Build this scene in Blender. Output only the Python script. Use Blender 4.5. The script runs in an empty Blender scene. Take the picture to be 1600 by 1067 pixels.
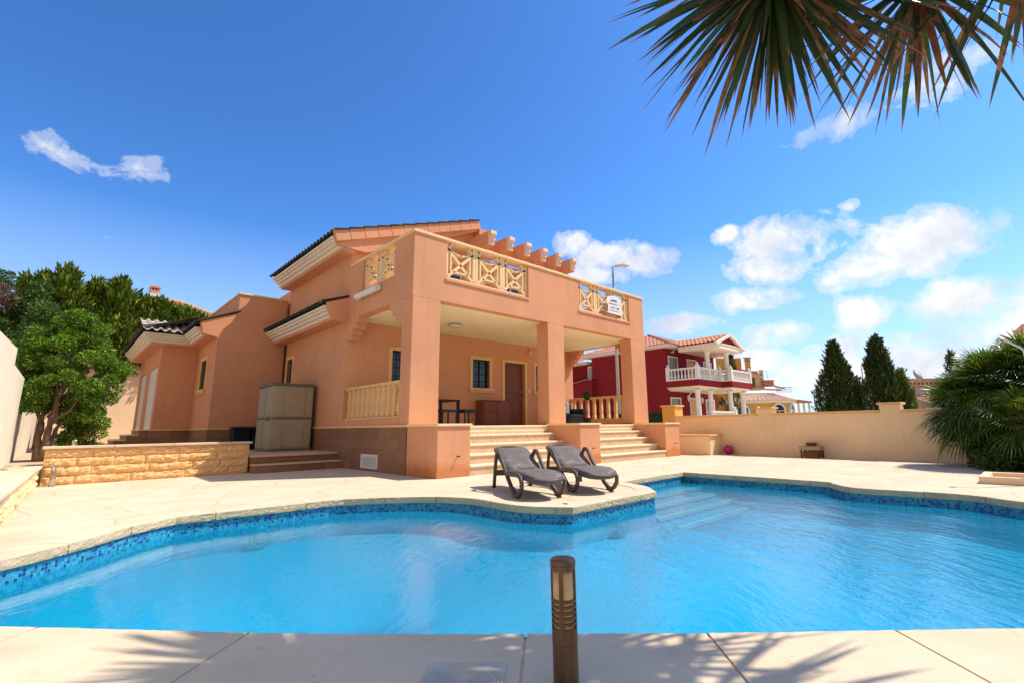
import bpy, bmesh, math, random
import numpy as np
from mathutils import Vector, Matrix
from math import radians, sin, cos, pi, sqrt
random.seed(7); RNG = np.random.default_rng(11)
SC = bpy.context.scene
COL = SC.collection

# ------------------------------------------------------------------ helpers
def lin(r, g, b):
    f = lambda c: (c/255/12.92) if c/255 <= .04045 else ((c/255+.055)/1.055)**2.4
    return (f(r), f(g), f(b), 1)

class MB:
    def __init__(s): s.v = []; s.f = []; s.uv = {}
    def face(s, pts):
        n = len(s.v); s.v += [tuple(p) for p in pts]; s.f.append(tuple(range(n, n+len(pts)))); return s
    def box(s, x0, x1, y0, y1, z0, z1):
        n = len(s.v)
        s.v += [(x0,y0,z0),(x1,y0,z0),(x1,y1,z0),(x0,y1,z0),(x0,y0,z1),(x1,y0,z1),(x1,y1,z1),(x0,y1,z1)]
        for f in ((0,3,2,1),(4,5,6,7),(0,1,5,4),(1,2,6,5),(2,3,7,6),(3,0,4,7)): s.f.append(tuple(n+i for i in f))
        return s
    def beam(s, a, b, w, h, up=(0,0,1)):
        a = Vector(a); b = Vector(b); d = (b-a).normalized(); u = Vector(up)
        r = d.cross(u).normalized(); u = r.cross(d).normalized()
        n = len(s.v)
        for p in (a, b):
            for i, j in ((-1,-1),(1,-1),(1,1),(-1,1)): s.v.append(tuple(p + r*w/2*i + u*h/2*j))
        for f in ((0,1,2,3),(7,6,5,4),(0,4,5,1),(1,5,6,2),(2,6,7,3),(3,7,4,0)): s.f.append(tuple(n+i for i in f))
        return s
    def prism(s, poly, ax, a0, a1):   # poly in the plane perpendicular to axis ax
        def P(p, a):
            return (a, p[0], p[1]) if ax == 'x' else ((p[0], a, p[1]) if ax == 'y' else (p[0], p[1], a))
        n = len(s.v); k = len(poly)
        s.v += [P(p, a0) for p in poly] + [P(p, a1) for p in poly]
        s.f.append(tuple(n+i for i in range(k))[::-1]); s.f.append(tuple(n+k+i for i in range(k)))
        for i in range(k):
            j = (i+1) % k; s.f.append((n+i, n+j, n+k+j, n+k+i))
        return s
    def tube(s, pts, r, n=8, caps=True, flat=1.0):
        pts = [Vector(p) for p in pts]; R = r if isinstance(r, (list, tuple)) else [r]*len(pts)
        b = len(s.v); prev = None
        for i, p in enumerate(pts):
            d = (pts[min(i+1, len(pts)-1)]-pts[max(i-1, 0)]).normalized()
            if prev is None:
                a = Vector((0,0,1)) if abs(d.z) < .9 else Vector((1,0,0))
                x = d.cross(a).normalized()
            else:
                x = (prev - d*prev.dot(d)).normalized()
            prev = x; y = d.cross(x)
            for k in range(n):
                t = 2*pi*k/n; s.v.append(tuple(p + (x*cos(t) + y*sin(t)*flat)*R[i]))
        for i in range(len(pts)-1):
            for k in range(n):
                j = (k+1) % n; s.f.append((b+i*n+k, b+i*n+j, b+(i+1)*n+j, b+(i+1)*n+k))
        if caps:
            s.f.append(tuple(b+k for k in range(n))[::-1]); s.f.append(tuple(b+(len(pts)-1)*n+k for k in range(n)))
        return s
    def lathe(s, prof, c=(0,0,0), n=16, rot=0):
        b = len(s.v)
        for r, z in prof:
            for k in range(n):
                t = 2*pi*k/n+rot; s.v.append((c[0]+r*cos(t), c[1]+r*sin(t), c[2]+z))
        for i in range(len(prof)-1):
            for k in range(n):
                j = (k+1) % n; s.f.append((b+i*n+k, b+i*n+j, b+(i+1)*n+j, b+(i+1)*n+k))
        s.f.append(tuple(b+k for k in range(n))[::-1]); s.f.append(tuple(b+(len(prof)-1)*n+k for k in range(n)))
        return s
    def xf(s, M):
        s.v = [tuple(M @ Vector(p)) for p in s.v]; return s
    def add(s, o):
        n = len(s.v); s.v += o.v; s.f += [tuple(n+i for i in f) for f in o.f]; return s

OFF = {}
def build(name, mb, m, parent=None, bevel=0, smooth=False, loc=None, label=None, cat=None, group=None, kind=None, solid=0, seg=2):
    off = Vector((0,0,0))
    if parent is not None: off = OFF.get(parent.name, off)
    mloc = Vector(loc) if loc is not None else Vector((0,0,0))
    sh = off + mloc
    me = bpy.data.meshes.new(name)
    me.from_pydata([(p[0]-sh.x, p[1]-sh.y, p[2]-sh.z) for p in mb.v], [], mb.f)
    me.materials.append(m)
    if smooth:
        me.polygons.foreach_set('use_smooth', [True]*len(me.polygons))
    me.update()
    o = bpy.data.objects.new(name, me); COL.objects.link(o)
    o.location = mloc
    if parent is not None: o.parent = parent
    OFF[o.name] = sh
    if bevel:
        b = o.modifiers.new('bevel', 'BEVEL'); b.width = bevel; b.segments = seg; b.limit_method = 'ANGLE'; b.angle_limit = radians(35)
    if solid:
        b = o.modifiers.new('solid', 'SOLIDIFY'); b.thickness = solid
    tag(o, label, cat, group, kind)
    return o
def tag(o, label=None, cat=None, group=None, kind=None):
    if label: o['label'] = label
    if cat: o['category'] = cat
    if group: o['group'] = group
    if kind: o['kind'] = kind
    return o
def thing(name, loc, label, cat, group=None):
    o = bpy.data.objects.new(name, None); COL.objects.link(o); o.location = loc; o.empty_display_size = .2
    OFF[o.name] = Vector(loc); return tag(o, label, cat, group)
def copy_tree(o, parent=None):
    kids = list(o.children)
    c = o.copy(); COL.objects.link(c); c.parent = parent
    for k in kids: copy_tree(k, c)
    return c

# ------------------------------------------------------------------ materials
class NT:
    def __init__(s, name):
        s.m = bpy.data.materials.new(name); s.m.use_nodes = True; s.t = s.m.node_tree; s.t.nodes.clear()
        s.out = s.n('ShaderNodeOutputMaterial')
    def n(s, t, **k):
        x = s.t.nodes.new(t)
        for a, v in k.items(): setattr(x, a, v)
        return x
    def l(s, a, b): s.t.links.new(a, b)
    def math(s, op, a, b=None, c=None, clamp=False):
        x = s.n('ShaderNodeMath', operation=op); x.use_clamp = clamp
        for i, v in enumerate((a, b, c)):
            if v is None: continue
            if isinstance(v, (int, float)): x.inputs[i].default_value = v
            else: s.l(v, x.inputs[i])
        return x.outputs[0]
    def vmath(s, op, a, b=None):
        x = s.n('ShaderNodeVectorMath', operation=op)
        for i, v in enumerate((a, b)):
            if v is None: continue
            if isinstance(v, (tuple, list)): x.inputs[i].default_value = v
            elif isinstance(v, (int, float)): x.inputs['Scale'].default_value = v
            else: s.l(v, x.inputs[i])
        return x
    def mix(s, f, a, b, blend='MIX'):
        x = s.n('ShaderNodeMix', data_type='RGBA', blend_type=blend)
        for i, v in ((0, f), (6, a), (7, b)):
            if isinstance(v, (int, float)): x.inputs[i].default_value = v
            elif isinstance(v, tuple): x.inputs[i].default_value = v
            else: s.l(v, x.inputs[i])
        return x.outputs[2]
    def ramp(s, f, stops):
        x = s.n('ShaderNodeValToRGB'); e = x.color_ramp.elements
        while len(e) < len(stops): e.new(.5)
        for i, (p, c) in enumerate(stops):
            e[i].position = p; e[i].color = c if isinstance(c, tuple) else (c, c, c, 1)
        s.l(f, x.inputs[0]); return x.outputs[0]
    def noise(s, vec, scale, detail=4, rough=.55, dist=0, col=False):
        x = s.n('ShaderNodeTexNoise'); x.inputs['Scale'].default_value = scale; x.inputs['Detail'].default_value = detail
        x.inputs['Roughness'].default_value = rough; x.inputs['Distortion'].default_value = dist
        if vec is not None: s.l(vec, x.inputs['Vector'])
        return x.outputs['Color' if col else 'Fac']
    def pos(s): return s.n('ShaderNodeNewGeometry').outputs['Position']
    def obj(s): return s.n('ShaderNodeTexCoord').outputs['Object']
    def bump(s, h, strength=.3, dist=.01, normal=None):
        x = s.n('ShaderNodeBump'); x.inputs['Strength'].default_value = strength; x.inputs['Distance'].default_value = dist
        s.l(h, x.inputs['Height'])
        if normal is not None: s.l(normal, x.inputs['Normal'])
        return x.outputs[0]
    def pbr(s, col, rough=.8, normal=None, spec=.3, metal=0, **kw):
        p = s.n('ShaderNodeBsdfPrincipled')
        if isinstance(col, tuple): p.inputs['Base Color'].default_value = col
        else: s.l(col, p.inputs['Base Color'])
        if isinstance(rough, (int, float)): p.inputs['Roughness'].default_value = rough
        else: s.l(rough, p.inputs['Roughness'])
        p.inputs['Specular IOR Level'].default_value = spec; p.inputs['Metallic'].default_value = metal
        for k, v in kw.items(): p.inputs[k].default_value = v
        if normal is not None: s.l(normal, p.inputs['Normal'])
        s.l(p.outputs[0], s.out.inputs[0]); return s.m

def sc(c, k): return (min(c[0]*k, 1), min(c[1]*k, 1), min(c[2]*k, 1), 1)
def simple(name, c, rough=.7, var=.12, scale=6, bump=.15, bscale=60, spec=.3, metal=0, bdist=.004, **kw):
    t = NT(name); v = t.obj()
    col = t.mix(t.ramp(t.noise(v, scale, 5), [(.3, 0.), (.7, 1.)]), sc(c, 1-var), sc(c, 1+var))
    nm = t.bump(t.noise(v, bscale, 3), bump, bdist) if bump else None
    return t.pbr(col, rough, nm, spec, metal, **kw)

def plaster(name, c, stain=None, z0=0., streak=.0):
    t = NT(name); v = t.pos()
    a = t.ramp(t.noise(v, .9, 6, .6), [(.3, 0.), (.7, 1.)])
    b = t.ramp(t.noise(v, 9, 4), [(.3, 0.), (.7, 1.)])
    col = t.mix(a, sc(c, .88), sc(c, 1.06)); col = t.mix(t.math('MULTIPLY', b, .35), col, sc(c, .94))
    if streak:   # rain runs, stretched vertically
        mp = t.vmath('MULTIPLY', v, (7, 7, .35)).outputs[0]
        st = t.ramp(t.noise(mp, 1, 4, .6), [(.52, 0.), (.78, 1.)])
        col = t.mix(t.math('MULTIPLY', st, streak), col, sc(c, .6))
    if stain:    # damp rising at the foot of the wall
        sp = t.n('ShaderNodeSeparateXYZ'); t.l(v, sp.inputs[0])
        h = t.math('SUBTRACT', sp.outputs[2], t.math('MULTIPLY', t.noise(v, 4, 4), .34))
        m = t.ramp(h, [(z0+.0, 1.), (z0+.16, 0.)])
        col = t.mix(t.math('MULTIPLY', m, .85), col, stain)
    nm = t.bump(t.noise(v, 140, 4, .6), .35, .004)
    nm = t.bump(t.noise(v, 3, 2), .15, .02, nm)
    return t.pbr(col, .9, nm, .15)

PLA = lin(236, 172, 128)
M = {}
M['plaster'] = plaster('apricot_plaster', (.71, .335, .182, 1), (.56, .20, .07, 1), 0, .22)
M['trim'] = simple('ochre_trim', (.80, .50, .215, 1), .8, .08, 5, .2, 90)
M['trimpale'] = simple('pale_trim', (.84, .60, .32, 1), .8, .08, 5, .2, 90)
M['cornice'] = simple('cornice_white', (.80, .70, .58, 1), .8, .07, 4, .2, 60)
M['ceiling'] = simple('ceiling_cream', (.92, .80, .50, 1), .85, .03, 2, .1, 60)
M['beamend'] = simple('beam_end_plaster', (.78, .58, .44, 1), .85, .1, 9, .2, 60)
M['poolfit'] = simple('pool_fitting', (.10, .40, .52, 1), .4, .1, 9, 0)
M['cream'] = plaster('cream_wall', (.94, .69, .43, 1), None, 0, .14)
M['whitewall'] = plaster('white_wall', (.80, .70, .54, 1), None, 0, .18)
M['yellow'] = plaster('yellow_plaster', (.80, .47, .12, 1), None, 0, .1)
M['redwall'] = plaster('red_plaster', (.25, .020, .025, 1), None, 0, .12)
M['yhouse'] = plaster('mustard_plaster', (.62, .38, .08, 1), None, 0, .1)
M['pinkish'] = plaster('pinkish_plaster', (.72, .55, .42, 1), None, 0, .1)
M['white'] = simple('white_paint', (.78, .76, .72, 1), .5, .04, 4, .1, 60)
M['black'] = simple('black_metal', (.015, .015, .017, 1), .5, .2, 5, .1, 60)
M['bin'] = simple('bin_plastic', (.012, .014, .022, 1), .45, .2, 5, .1, 60)
M['glassdark'] = NT('dark_glass').pbr((.012, .018, .022, 1), .06, None, .6)
M['wood'] = None
t = NT('brown_door_wood'); v = t.obj()
w = t.noise(t.vmath('MULTIPLY', v, (30, 30, 2)).outputs[0], 1, 5)
M['wood'] = t.pbr(t.mix(w, (.14, .035, .012, 1), (.23, .065, .022, 1)), .45, t.bump(w, .2, .002), .35)
t = NT('chest_wood'); v = t.obj()
w = t.noise(t.vmath('MULTIPLY', v, (3, 30, 30)).outputs[0], 1, 5)
M['chest'] = t.pbr(t.mix(w, (.17, .05, .022, 1), (.28, .095, .045, 1)), .6, t.bump(w, .2, .002), .3)
M['chrome'] = simple('brushed_steel', (.55, .52, .48, 1), .3, .05, 5, .05, 60, .5, 1)
M['green'] = simple('green_screen', (.012, .045, .028, 1), .9, .25, 5, .3, 150)
M['shed'] = simple('shed_resin', (.37, .295, .195, 1), .55, .05, 3, .12, 120)
M['shedtrim'] = simple('shed_dark_trim', (.13, .15, .11, 1), .5, .08, 3, .1, 90)
M['pink'] = simple('pink_rubber', (.45, .03, .14, 1), .4, .1, 4, 0)
M['lampgrey'] = simple('lamp_grey', (.42, .43, .42, 1), .5, .06, 4, .1)
M['lampglass'] = simple('lamp_glass', (.62, .58, .50, 1), .3, .05, 4, 0)

# lounger resin: grey-brown, dusty on top
t = NT('lounger_resin'); v = t.obj()
d = t.ramp(t.noise(v, 5, 6, .65), [(.42, 0.), (.72, 1.)])
col = t.mix(t.math('MULTIPLY', d, .55), (.085, .058, .044, 1), (.17, .135, .11, 1))
M['resin'] = t.pbr(col, .52, t.bump(t.noise(v, 90, 3), .1, .002), .45)
t = NT('lounger_sling'); v = t.obj()
d = t.ramp(t.noise(v, 7, 6, .7), [(.5, 0.), (.72, 1.)])
wv = t.n('ShaderNodeTexChecker'); wv.inputs['Scale'].default_value = 260; t.l(v, wv.inputs['Vector'])
col = t.mix(t.math('MULTIPLY', d, .6), (.125, .103, .094, 1), (.34, .29, .24, 1))
M['sling'] = t.pbr(col, .62, t.bump(wv.outputs['Fac'], .3, .002), .5)

# deck: pressed cream stone with irregular joints
def deck_mat(name, c, joints=True, scale=.85):
    t = NT(name); v = t.pos()
    wp = t.vmath('ADD', v, t.vmath('SCALE', t.noise(v, 1.3, 3, col=True), .0).outputs[0])
    wsc = t.n('ShaderNodeVectorMath', operation='SCALE'); t.l(t.noise(v, 1.1, 3, col=True), wsc.inputs[0]); wsc.inputs['Scale'].default_value = .55
    t.l(v, wp.inputs[0]); t.l(wsc.outputs[0], wp.inputs[1])
    vr = t.n('ShaderNodeTexVoronoi', feature='DISTANCE_TO_EDGE'); vr.voronoi_dimensions = '2D'; vr.inputs['Scale'].default_value = scale
    vr.inputs['Randomness'].default_value = .8
    t.l(wp.outputs[0], vr.inputs['Vector'])
    vc = t.n('ShaderNodeTexVoronoi'); vc.voronoi_dimensions = '2D'; vc.inputs['Scale'].default_value = scale; vc.inputs['Randomness'].default_value = .8
    t.l(wp.outputs[0], vc.inputs['Vector'])
    a = t.ramp(t.noise(v, 1.2, 6, .6), [(.3, 0.), (.7, 1.)])
    col = t.mix(a, (c[0]*.88, c[1]*.83, c[2]*.76, 1), sc(c, 1.07))
    sp = t.n('ShaderNodeSeparateColor'); t.l(vc.outputs['Color'], sp.inputs[0])
    if joints: col = t.mix(t.math('MULTIPLY', sp.outputs[0], .45), col, (c[0]*.90, c[1]*.84, c[2]*.78, 1))
    rust = t.ramp(t.noise(v, 7, 5, .7), [(.60, 0.), (.74, 1.)])
    col = t.mix(t.math('MULTIPLY', rust, .45), col, (c[0]*.72, c[1]*.52, c[2]*.36, 1))
    pits = t.ramp(t.noise(v, 45, 3, .6), [(.66, 0.), (.73, 1.)])
    col = t.mix(t.math('MULTIPLY', pits, .45), col, (c[0]*.5, c[1]*.38, c[2]*.28, 1))
    nm = t.bump(t.noise(v, 60, 5, .65), .4, .006)
    nm = t.bump(t.noise(v, 5, 3, .6), .35, .02, nm)
    if joints:
        j = t.ramp(vr.outputs['Distance'], [(.002, 1.), (.012, 0.)])
        col = t.mix(t.math('MULTIPLY', j, .55), col, (c[0]*.62, c[1]*.48, c[2]*.34, 1))
        nm = t.bump(t.ramp(vr.outputs['Distance'], [(0., 0.), (.03, 1.)]), .5, .012, nm)
    return t.pbr(col, .85, nm, .2)
M['deck'] = deck_mat('cream_stone_paving', (.69, .58, .43, 1))
M['slab'] = deck_mat('cream_coping_stone', (.69, .565, .41, 1), False)
M['joint'] = simple('joint_grout', (.56, .34, .18, 1), .95, .2, 20, .4, 120)
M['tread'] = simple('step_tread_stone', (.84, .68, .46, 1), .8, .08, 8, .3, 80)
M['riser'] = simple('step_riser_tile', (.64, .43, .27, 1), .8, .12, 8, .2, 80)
M['dirt'] = simple('dry_ground', (.50, .38, .26, 1), .95, .2, 2, .6, 30, bdist=.02)

def rough_stone(name, c, c2, spk=.5):
    t = NT(name); v = t.pos()
    a = t.ramp(t.noise(v, 3, 6, .65), [(.35, 0.), (.65, 1.)])
    col = t.mix(a, c, c2)
    s = t.ramp(t.noise(v, 38, 4, .7), [(.5, 0.), (.68, 1.)])
    col = t.mix(t.math('MULTIPLY', s, spk), col, (c[0]*.3, c[1]*.27, c[2]*.22, 1))
    nm = t.bump(t.noise(v, 25, 6, .7), .5, .02)
    return t.pbr(col, .9, nm, .15)
M['lip'] = rough_stone('rough_coping_edge', (.82, .56, .34, 1), (.62, .45, .26, 1), .30)
M['split'] = rough_stone('split_sandstone', (.82, .52, .25, 1), (.76, .43, .18, 1), .10)
M['split2'] = rough_stone('split_pale_stone', (.80, .66, .40, 1), (.66, .48, .22, 1), .15)

# brown plinth tiles
t = NT('brown_plinth_tile'); v = t.pos()
sp = t.n('ShaderNodeSeparateXYZ'); t.l(v, sp.inputs[0])
cb = t.n('ShaderNodeCombineXYZ'); t.l(t.math('ADD', sp.outputs[0], sp.outputs[1]), cb.inputs[0]); t.l(t.math('ADD', sp.outputs[2], .035), cb.inputs[1])
br = t.n('ShaderNodeTexBrick'); br.inputs['Scale'].default_value = 1; br.inputs['Mortar Size'].default_value = .004
br.inputs['Brick Width'].default_value = .62; br.inputs['Row Height'].default_value = .27; br.inputs['Bias'].default_value = .0
br.inputs['Color1'].default_value = (.23, .115, .065, 1); br.inputs['Color2'].default_value = (.34, .175, .10, 1); br.inputs['Mortar'].default_value = (.10, .06, .04, 1)
t.l(cb.outputs[0], br.inputs['Vector'])
col = t.mix(t.math('MULTIPLY', t.noise(v, 14, 5, .7), .4), br.outputs['Color'], (.25, .12, .06, 1))
M['plinth'] = t.pbr(col, .7, t.bump(br.outputs['Fac'], .3, -.004), .3)

# roof tiles
def tiles(name, c1, c2, c3):
    t = NT(name); v = t.pos()
    a = t.ramp(t.noise(v, 2.5, 5, .7), [(.35, 0.), (.65, 1.)]); b = t.ramp(t.noise(v, 14, 4, .7), [(.45, 0.), (.7, 1.)])
    col = t.mix(b, t.mix(a, c1, c2), c3)
    return t.pbr(col, .85, t.bump(t.noise(v, 40, 4), .4, .01), .2)
M['tiledark'] = tiles('dark_glazed_tile', (.020, .026, .022, 1), (.05, .05, .042, 1), (.10, .085, .06, 1))
M['tilered'] = tiles('red_clay_tile', (.50, .17, .11, 1), (.62, .26, .17, 1), (.58, .36, .26, 1))
M['tilebuff'] = tiles('buff_clay_tile', (.50, .28, .20, 1), (.62, .42, .32, 1), (.30, .17, .12, 1))
M['tilewhite'] = tiles('pale_tile', (.62, .55, .46, 1), (.70, .64, .55, 1), (.30, .26, .22, 1))

# pool mosaic (uses uv = metres)
def mosaic(name, cols, cell=.03, grout=(.10, .34, .44, 1), band=False):
    t = NT(name); uv = t.n('ShaderNodeUVMap').outputs[0]
    q = t.vmath('DIVIDE', uv, (cell, cell, 1)).outputs[0]
    fl = t.vmath('FLOOR', q).outputs[0]; fr = t.vmath('FRACTION', q).outputs[0]
    wn = t.n('ShaderNodeTexWhiteNoise', noise_dimensions='2D'); t.l(fl, wn.inputs['Vector'])
    x = t.ramp(wn.outputs['Value'], cols); x_n = x.node; x_n.color_ramp.interpolation = 'CONSTANT'
    s = t.n('ShaderNodeSeparateXYZ'); t.l(fr, s.inputs[0])
    gx = t.math('MAXIMUM', t.math('LESS_THAN', s.outputs[0], .10), t.math('LESS_THAN', s.outputs[1], .10))
    col = t.mix(gx, x, grout)
    return t.pbr(col, .25, None, .4)
D1, D2, D3, D4 = (.008, .05, .20, 1), (.015, .17, .35, 1), (.03, .29, .42, 1), (.05, .37, .46, 1)
M['mosaic'] = mosaic('blue_mosaic_band', [(0, D1), (.22, D2), (.42, D3), (.72, D4), (.88, (.02, .26, .50, 1))])
L1, L2, L3 = (.02, .52, .80, 1), (.03, .58, .84, 1), (.02, .46, .74, 1)
M['mosaicl'] = mosaic('light_mosaic', [(0, L3), (.15, L1), (.6, L2), (.9, (.05, .50, .82, 1))], .03, (.10, .55, .82, 1))
M['edgetile'] = simple('pale_step_tile', (.80, .90, .92, 1), .4, .1, 30, .1)

# floor of the pool: light mosaic with faint lighter mottling painted into the colour to suggest caustics
t = NT('pool_floor_tile'); v = t.pos()
a = t.ramp(t.noise(v, 1.2, 5, .6), [(.3, 0.), (.7, 1.)]); b = t.ramp(t.noise(v, 26, 3, .6), [(.35, 0.), (.65, 1.)])
col = t.mix(a, (.004, .38, .68, 1), (.008, .47, .75, 1)); col = t.mix(t.math('MULTIPLY', b, .6), col, (.03, .58, .84, 1))
M['poolfloor'] = t.pbr(col, .5, None, .2)

# water
t = NT('pool_water'); v = t.pos()
sp = t.n('ShaderNodeSeparateXYZ'); t.l(v, sp.inputs[0])
mm = t.vmath('MULTIPLY', v, (1, 1, 1)).outputs[0]
rot = t.n('ShaderNodeMapping'); rot.inputs['Rotation'].default_value = (0, 0, radians(44)); rot.inputs['Scale'].default_value = (1, 1.0, 1); t.l(v, rot.inputs[0])
stretch = t.vmath('MULTIPLY', rot.outputs[0], (1.0, .36, 1)).outputs[0]
n1 = t.noise(stretch, 3.0, 3, .5, .4); n2 = t.noise(stretch, 14, 4, .6, .3); n3 = t.noise(stretch, 1.1, 2, .5)
wind = t.ramp(t.math('ADD', t.math('MULTIPLY', sp.outputs[0], .12), t.math('MULTIPLY', t.noise(v, .5, 3), .6)), [(.45, .3), (1.0, 1.15)])
h = t.math('ADD', t.math('MULTIPLY', n1, .6), t.math('ADD', t.math('MULTIPLY', n2, .34), t.math('MULTIPLY', n3, .5)))
bp = t.n('ShaderNodeBump'); bp.inputs['Distance'].default_value = .055; t.l(h, bp.inputs['Height']); t.l(t.math('MULTIPLY', wind, .55), bp.inputs['Strength'])
fr = t.n('ShaderNodeFresnel'); fr.inputs['IOR'].default_value = 1.34; t.l(bp.outputs[0], fr.inputs['Normal'])
tr = t.n('ShaderNodeBsdfTransparent'); tr.inputs[0].default_value = (.42, .95, .99, 1)
gl = t.n('ShaderNodeBsdfGlossy'); gl.inputs['Roughness'].default_value = .015; gl.inputs['Color'].default_value = (1, 1, 1, 1); t.l(bp.outputs[0], gl.inputs['Normal'])
ms = t.n('ShaderNodeMixShader'); t.l(t.math('MULTIPLY', fr.outputs[0], 1.1), ms.inputs[0]); df = t.n('ShaderNodeBsdfDiffuse'); df.inputs[0].default_value = (.0, .43, .74, 1); tl_ = t.n('ShaderNodeBsdfTranslucent'); tl_.inputs[0].default_value = (.0, .43, .74, 1)
body = t.n('ShaderNodeMixShader'); body.inputs[0].default_value = .35; t.l(tr.outputs[0], body.inputs[1]); t.l(df.outputs[0], body.inputs[2]); t.l(body.outputs[0], ms.inputs[1]); t.l(gl.outputs[0], ms.inputs[2])
t.l(ms.outputs[0], t.out.inputs[0]); M['water'] = t.m

# foliage: colour varies leaf by leaf
def leafmat(name, stops, trans=.35, rough=.5, spec=.35):
    t = NT(name); g = t.n('ShaderNodeNewGeometry')
    col = t.ramp(g.outputs['Random Per Island'], stops)
    n = t.ramp(t.noise(t.obj(), 1.3, 3), [(.35, .72), (.65, 1.18)])
    col = t.mix(1.0, col, n, 'MULTIPLY')
    p = t.n('ShaderNodeBsdfPrincipled'); t.l(col, p.inputs['Base Color']); p.inputs['Roughness'].default_value = rough; p.inputs['Specular IOR Level'].default_value = spec
    tl = t.n('ShaderNodeBsdfTranslucent'); t.l(t.mix(1.0, col, (1.3, 1.4, .5, 1), 'MULTIPLY'), tl.inputs[0])
    m = t.n('ShaderNodeMixShader'); m.inputs[0].default_value = trans; t.l(p.outputs[0], m.inputs[1]); t.l(tl.outputs[0], m.inputs[2]); t.l(m.outputs[0], t.out.inputs[0])
    return t.m
M['leaf'] = leafmat('broadleaf', [(0, (.04, .10, .012, 1)), (.5, (.11, .23, .022, 1)), (.85, (.26, .40, .035, 1)), (1, (.45, .52, .06, 1))], .3)
M['leaf2'] = leafmat('shrub_leaf', [(0, (.03, .07, .015, 1)), (.6, (.06, .13, .02, 1)), (1, (.12, .20, .04, 1))], .3)
M['conifer'] = leafmat('conifer_needles', [(0, (.04, .08, .014, 1)), (.5, (.10, .17, .02, 1)), (.82, (.20, .26, .025, 1)), (1, (.42, .38, .04, 1))], .15, .6, .2)
M['cypress'] = leafmat('cypress_needles', [(0, (.022, .045, .014, 1)), (.7, (.05, .09, .022, 1)), (1, (.12, .15, .035, 1))], .12, .6, .2)
M['palm'] = leafmat('fan_palm_leaf', [(0, (.03, .065, .012, 1)), (.6, (.09, .165, .022, 1)), (.93, (.20, .28, .04, 1)), (1, (.45, .38, .12, 1))], .25, .38, .5)
M['twig'] = leafmat('dry_twig', [(0, (.10, .05, .035, 1)), (1, (.26, .15, .10, 1))], .1)
M['bark'] = simple('bark', (.17, .10, .065, 1), .95, .3, 8, .8, 30, .1, bdist=.02)
M['palmbark'] = simple('palm_fibre', (.15, .065, .03, 1), .95, .35, 12, .9, 40, .1, bdist=.03)
# yucca blade: green with dried brown edges and tips along each leaf (uv.y = along the leaf)
t = NT('yucca_blade'); g = t.n('ShaderNodeNewGeometry'); uv = t.n('ShaderNodeUVMap').outputs[0]; su = t.n('ShaderNodeSeparateXYZ'); t.l(uv, su.inputs[0])
rnd = g.outputs['Random Per Island']
gr = t.ramp(rnd, [(0, (.022, .042, .016, 1)), (1, (.060, .095, .030, 1))])
br_ = t.ramp(t.noise(t.obj(), 9, 3), [(.3, (.16, .055, .02, 1)), (.7, (.34, .16, .07, 1))])
tipm = t.ramp(t.math('ADD', su.outputs[1], t.math('MULTIPLY', t.noise(t.obj(), 12, 3), .14)), [(.93, 0.), (1.0, 1.)])
r2 = t.math('FRACT', t.math('MULTIPLY', rnd, 7.31))
dead = t.math('GREATER_THAN', r2, .80)
part = t.math('MULTIPLY', t.math('GREATER_THAN', r2, .45), t.math('GREATER_THAN', t.noise(t.obj(), 5, 3), .50))
mk = t.math('MAXIMUM', tipm, t.math('MAXIMUM', dead, part), clamp=True)
col = t.mix(mk, gr, br_)
p = t.n('ShaderNodeBsdfPrincipled'); t.l(col, p.inputs['Base Color']); p.inputs['Roughness'].default_value = .42; p.inputs['Specular IOR Level'].default_value = .4
tl = t.n('ShaderNodeBsdfTranslucent'); t.l(t.mix(1., col, (1.2, 1.3, .7, 1), 'MULTIPLY'), tl.inputs[0])
m_ = t.n('ShaderNodeMixShader'); m_.inputs[0].default_value = .14; t.l(p.outputs[0], m_.inputs[1]); t.l(tl.outputs[0], m_.inputs[2]); t.l(m_.outputs[0], t.out.inputs[0])
M['yucca'] = t.m
t = NT('bronze_metal'); v = t.obj()
w = t.ramp(t.noise(t.vmath('MULTIPLY', v, (9, 9, 2.5)).outputs[0], 1.3, 5, .65), [(.35, 0.), (.7, 1.)])
M['bronze'] = t.pbr(t.mix(w, (.10, .052, .026, 1), (.20, .11, .052, 1)), .5, t.bump(t.noise(v, 130, 3), .2, .001), .5, .1)
M['lid'] = simple('lid_plastic', (.52, .48, .41, 1), .85, .1, 9, .1)
M['amber'] = simple('amber_diffuser', (.62, .40, .17, 1), .25, .15, 20, .05, 60, .5)

# ------------------------------------------------------------------ camera
cam = bpy.data.cameras.new('camera'); co = bpy.data.objects.new('camera', cam); COL.objects.link(co); SC.camera = co
F = Vector((.6832, .7051, .1896)); R_ = Vector((.7204, -.6935, -.0125))
F.normalize(); R_ = (R_ - F*R_.dot(F)).normalized(); U = R_.cross(F)
co.matrix_world = Matrix(((R_.x, U.x, -F.x, 0), (R_.y, U.y, -F.y, 0), (R_.z, U.z, -F.z, 1.0), (0, 0, 0, 1)))
cam.sensor_width = 36; cam.lens = 752.88*36/1600; cam.shift_x = -.02; cam.shift_y = -.0074; cam.clip_end = 3000; cam.clip_start = .05
W = bpy.data.worlds.new('World'); SC.world = W; W.use_nodes = True
class WT(NT):
    def __init__(s): s.t = W.node_tree; s.t.nodes.clear(); s.out = s.n('ShaderNodeOutputWorld')
t = WT()
SUN = Vector((3.73, -2.34, 6.6)).normalized(); EL = math.asin(SUN.z); AZ = math.atan2(SUN.x, SUN.y)
sky = t.n('ShaderNodeTexSky', sky_type='NISHITA'); sky.sun_disc = False; sky.sun_elevation = EL; sky.sun_rotation = AZ
sky.air_density = 1.0; sky.dust_density = .6; sky.ozone_density = 2.2; sky.altitude = 30
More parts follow.
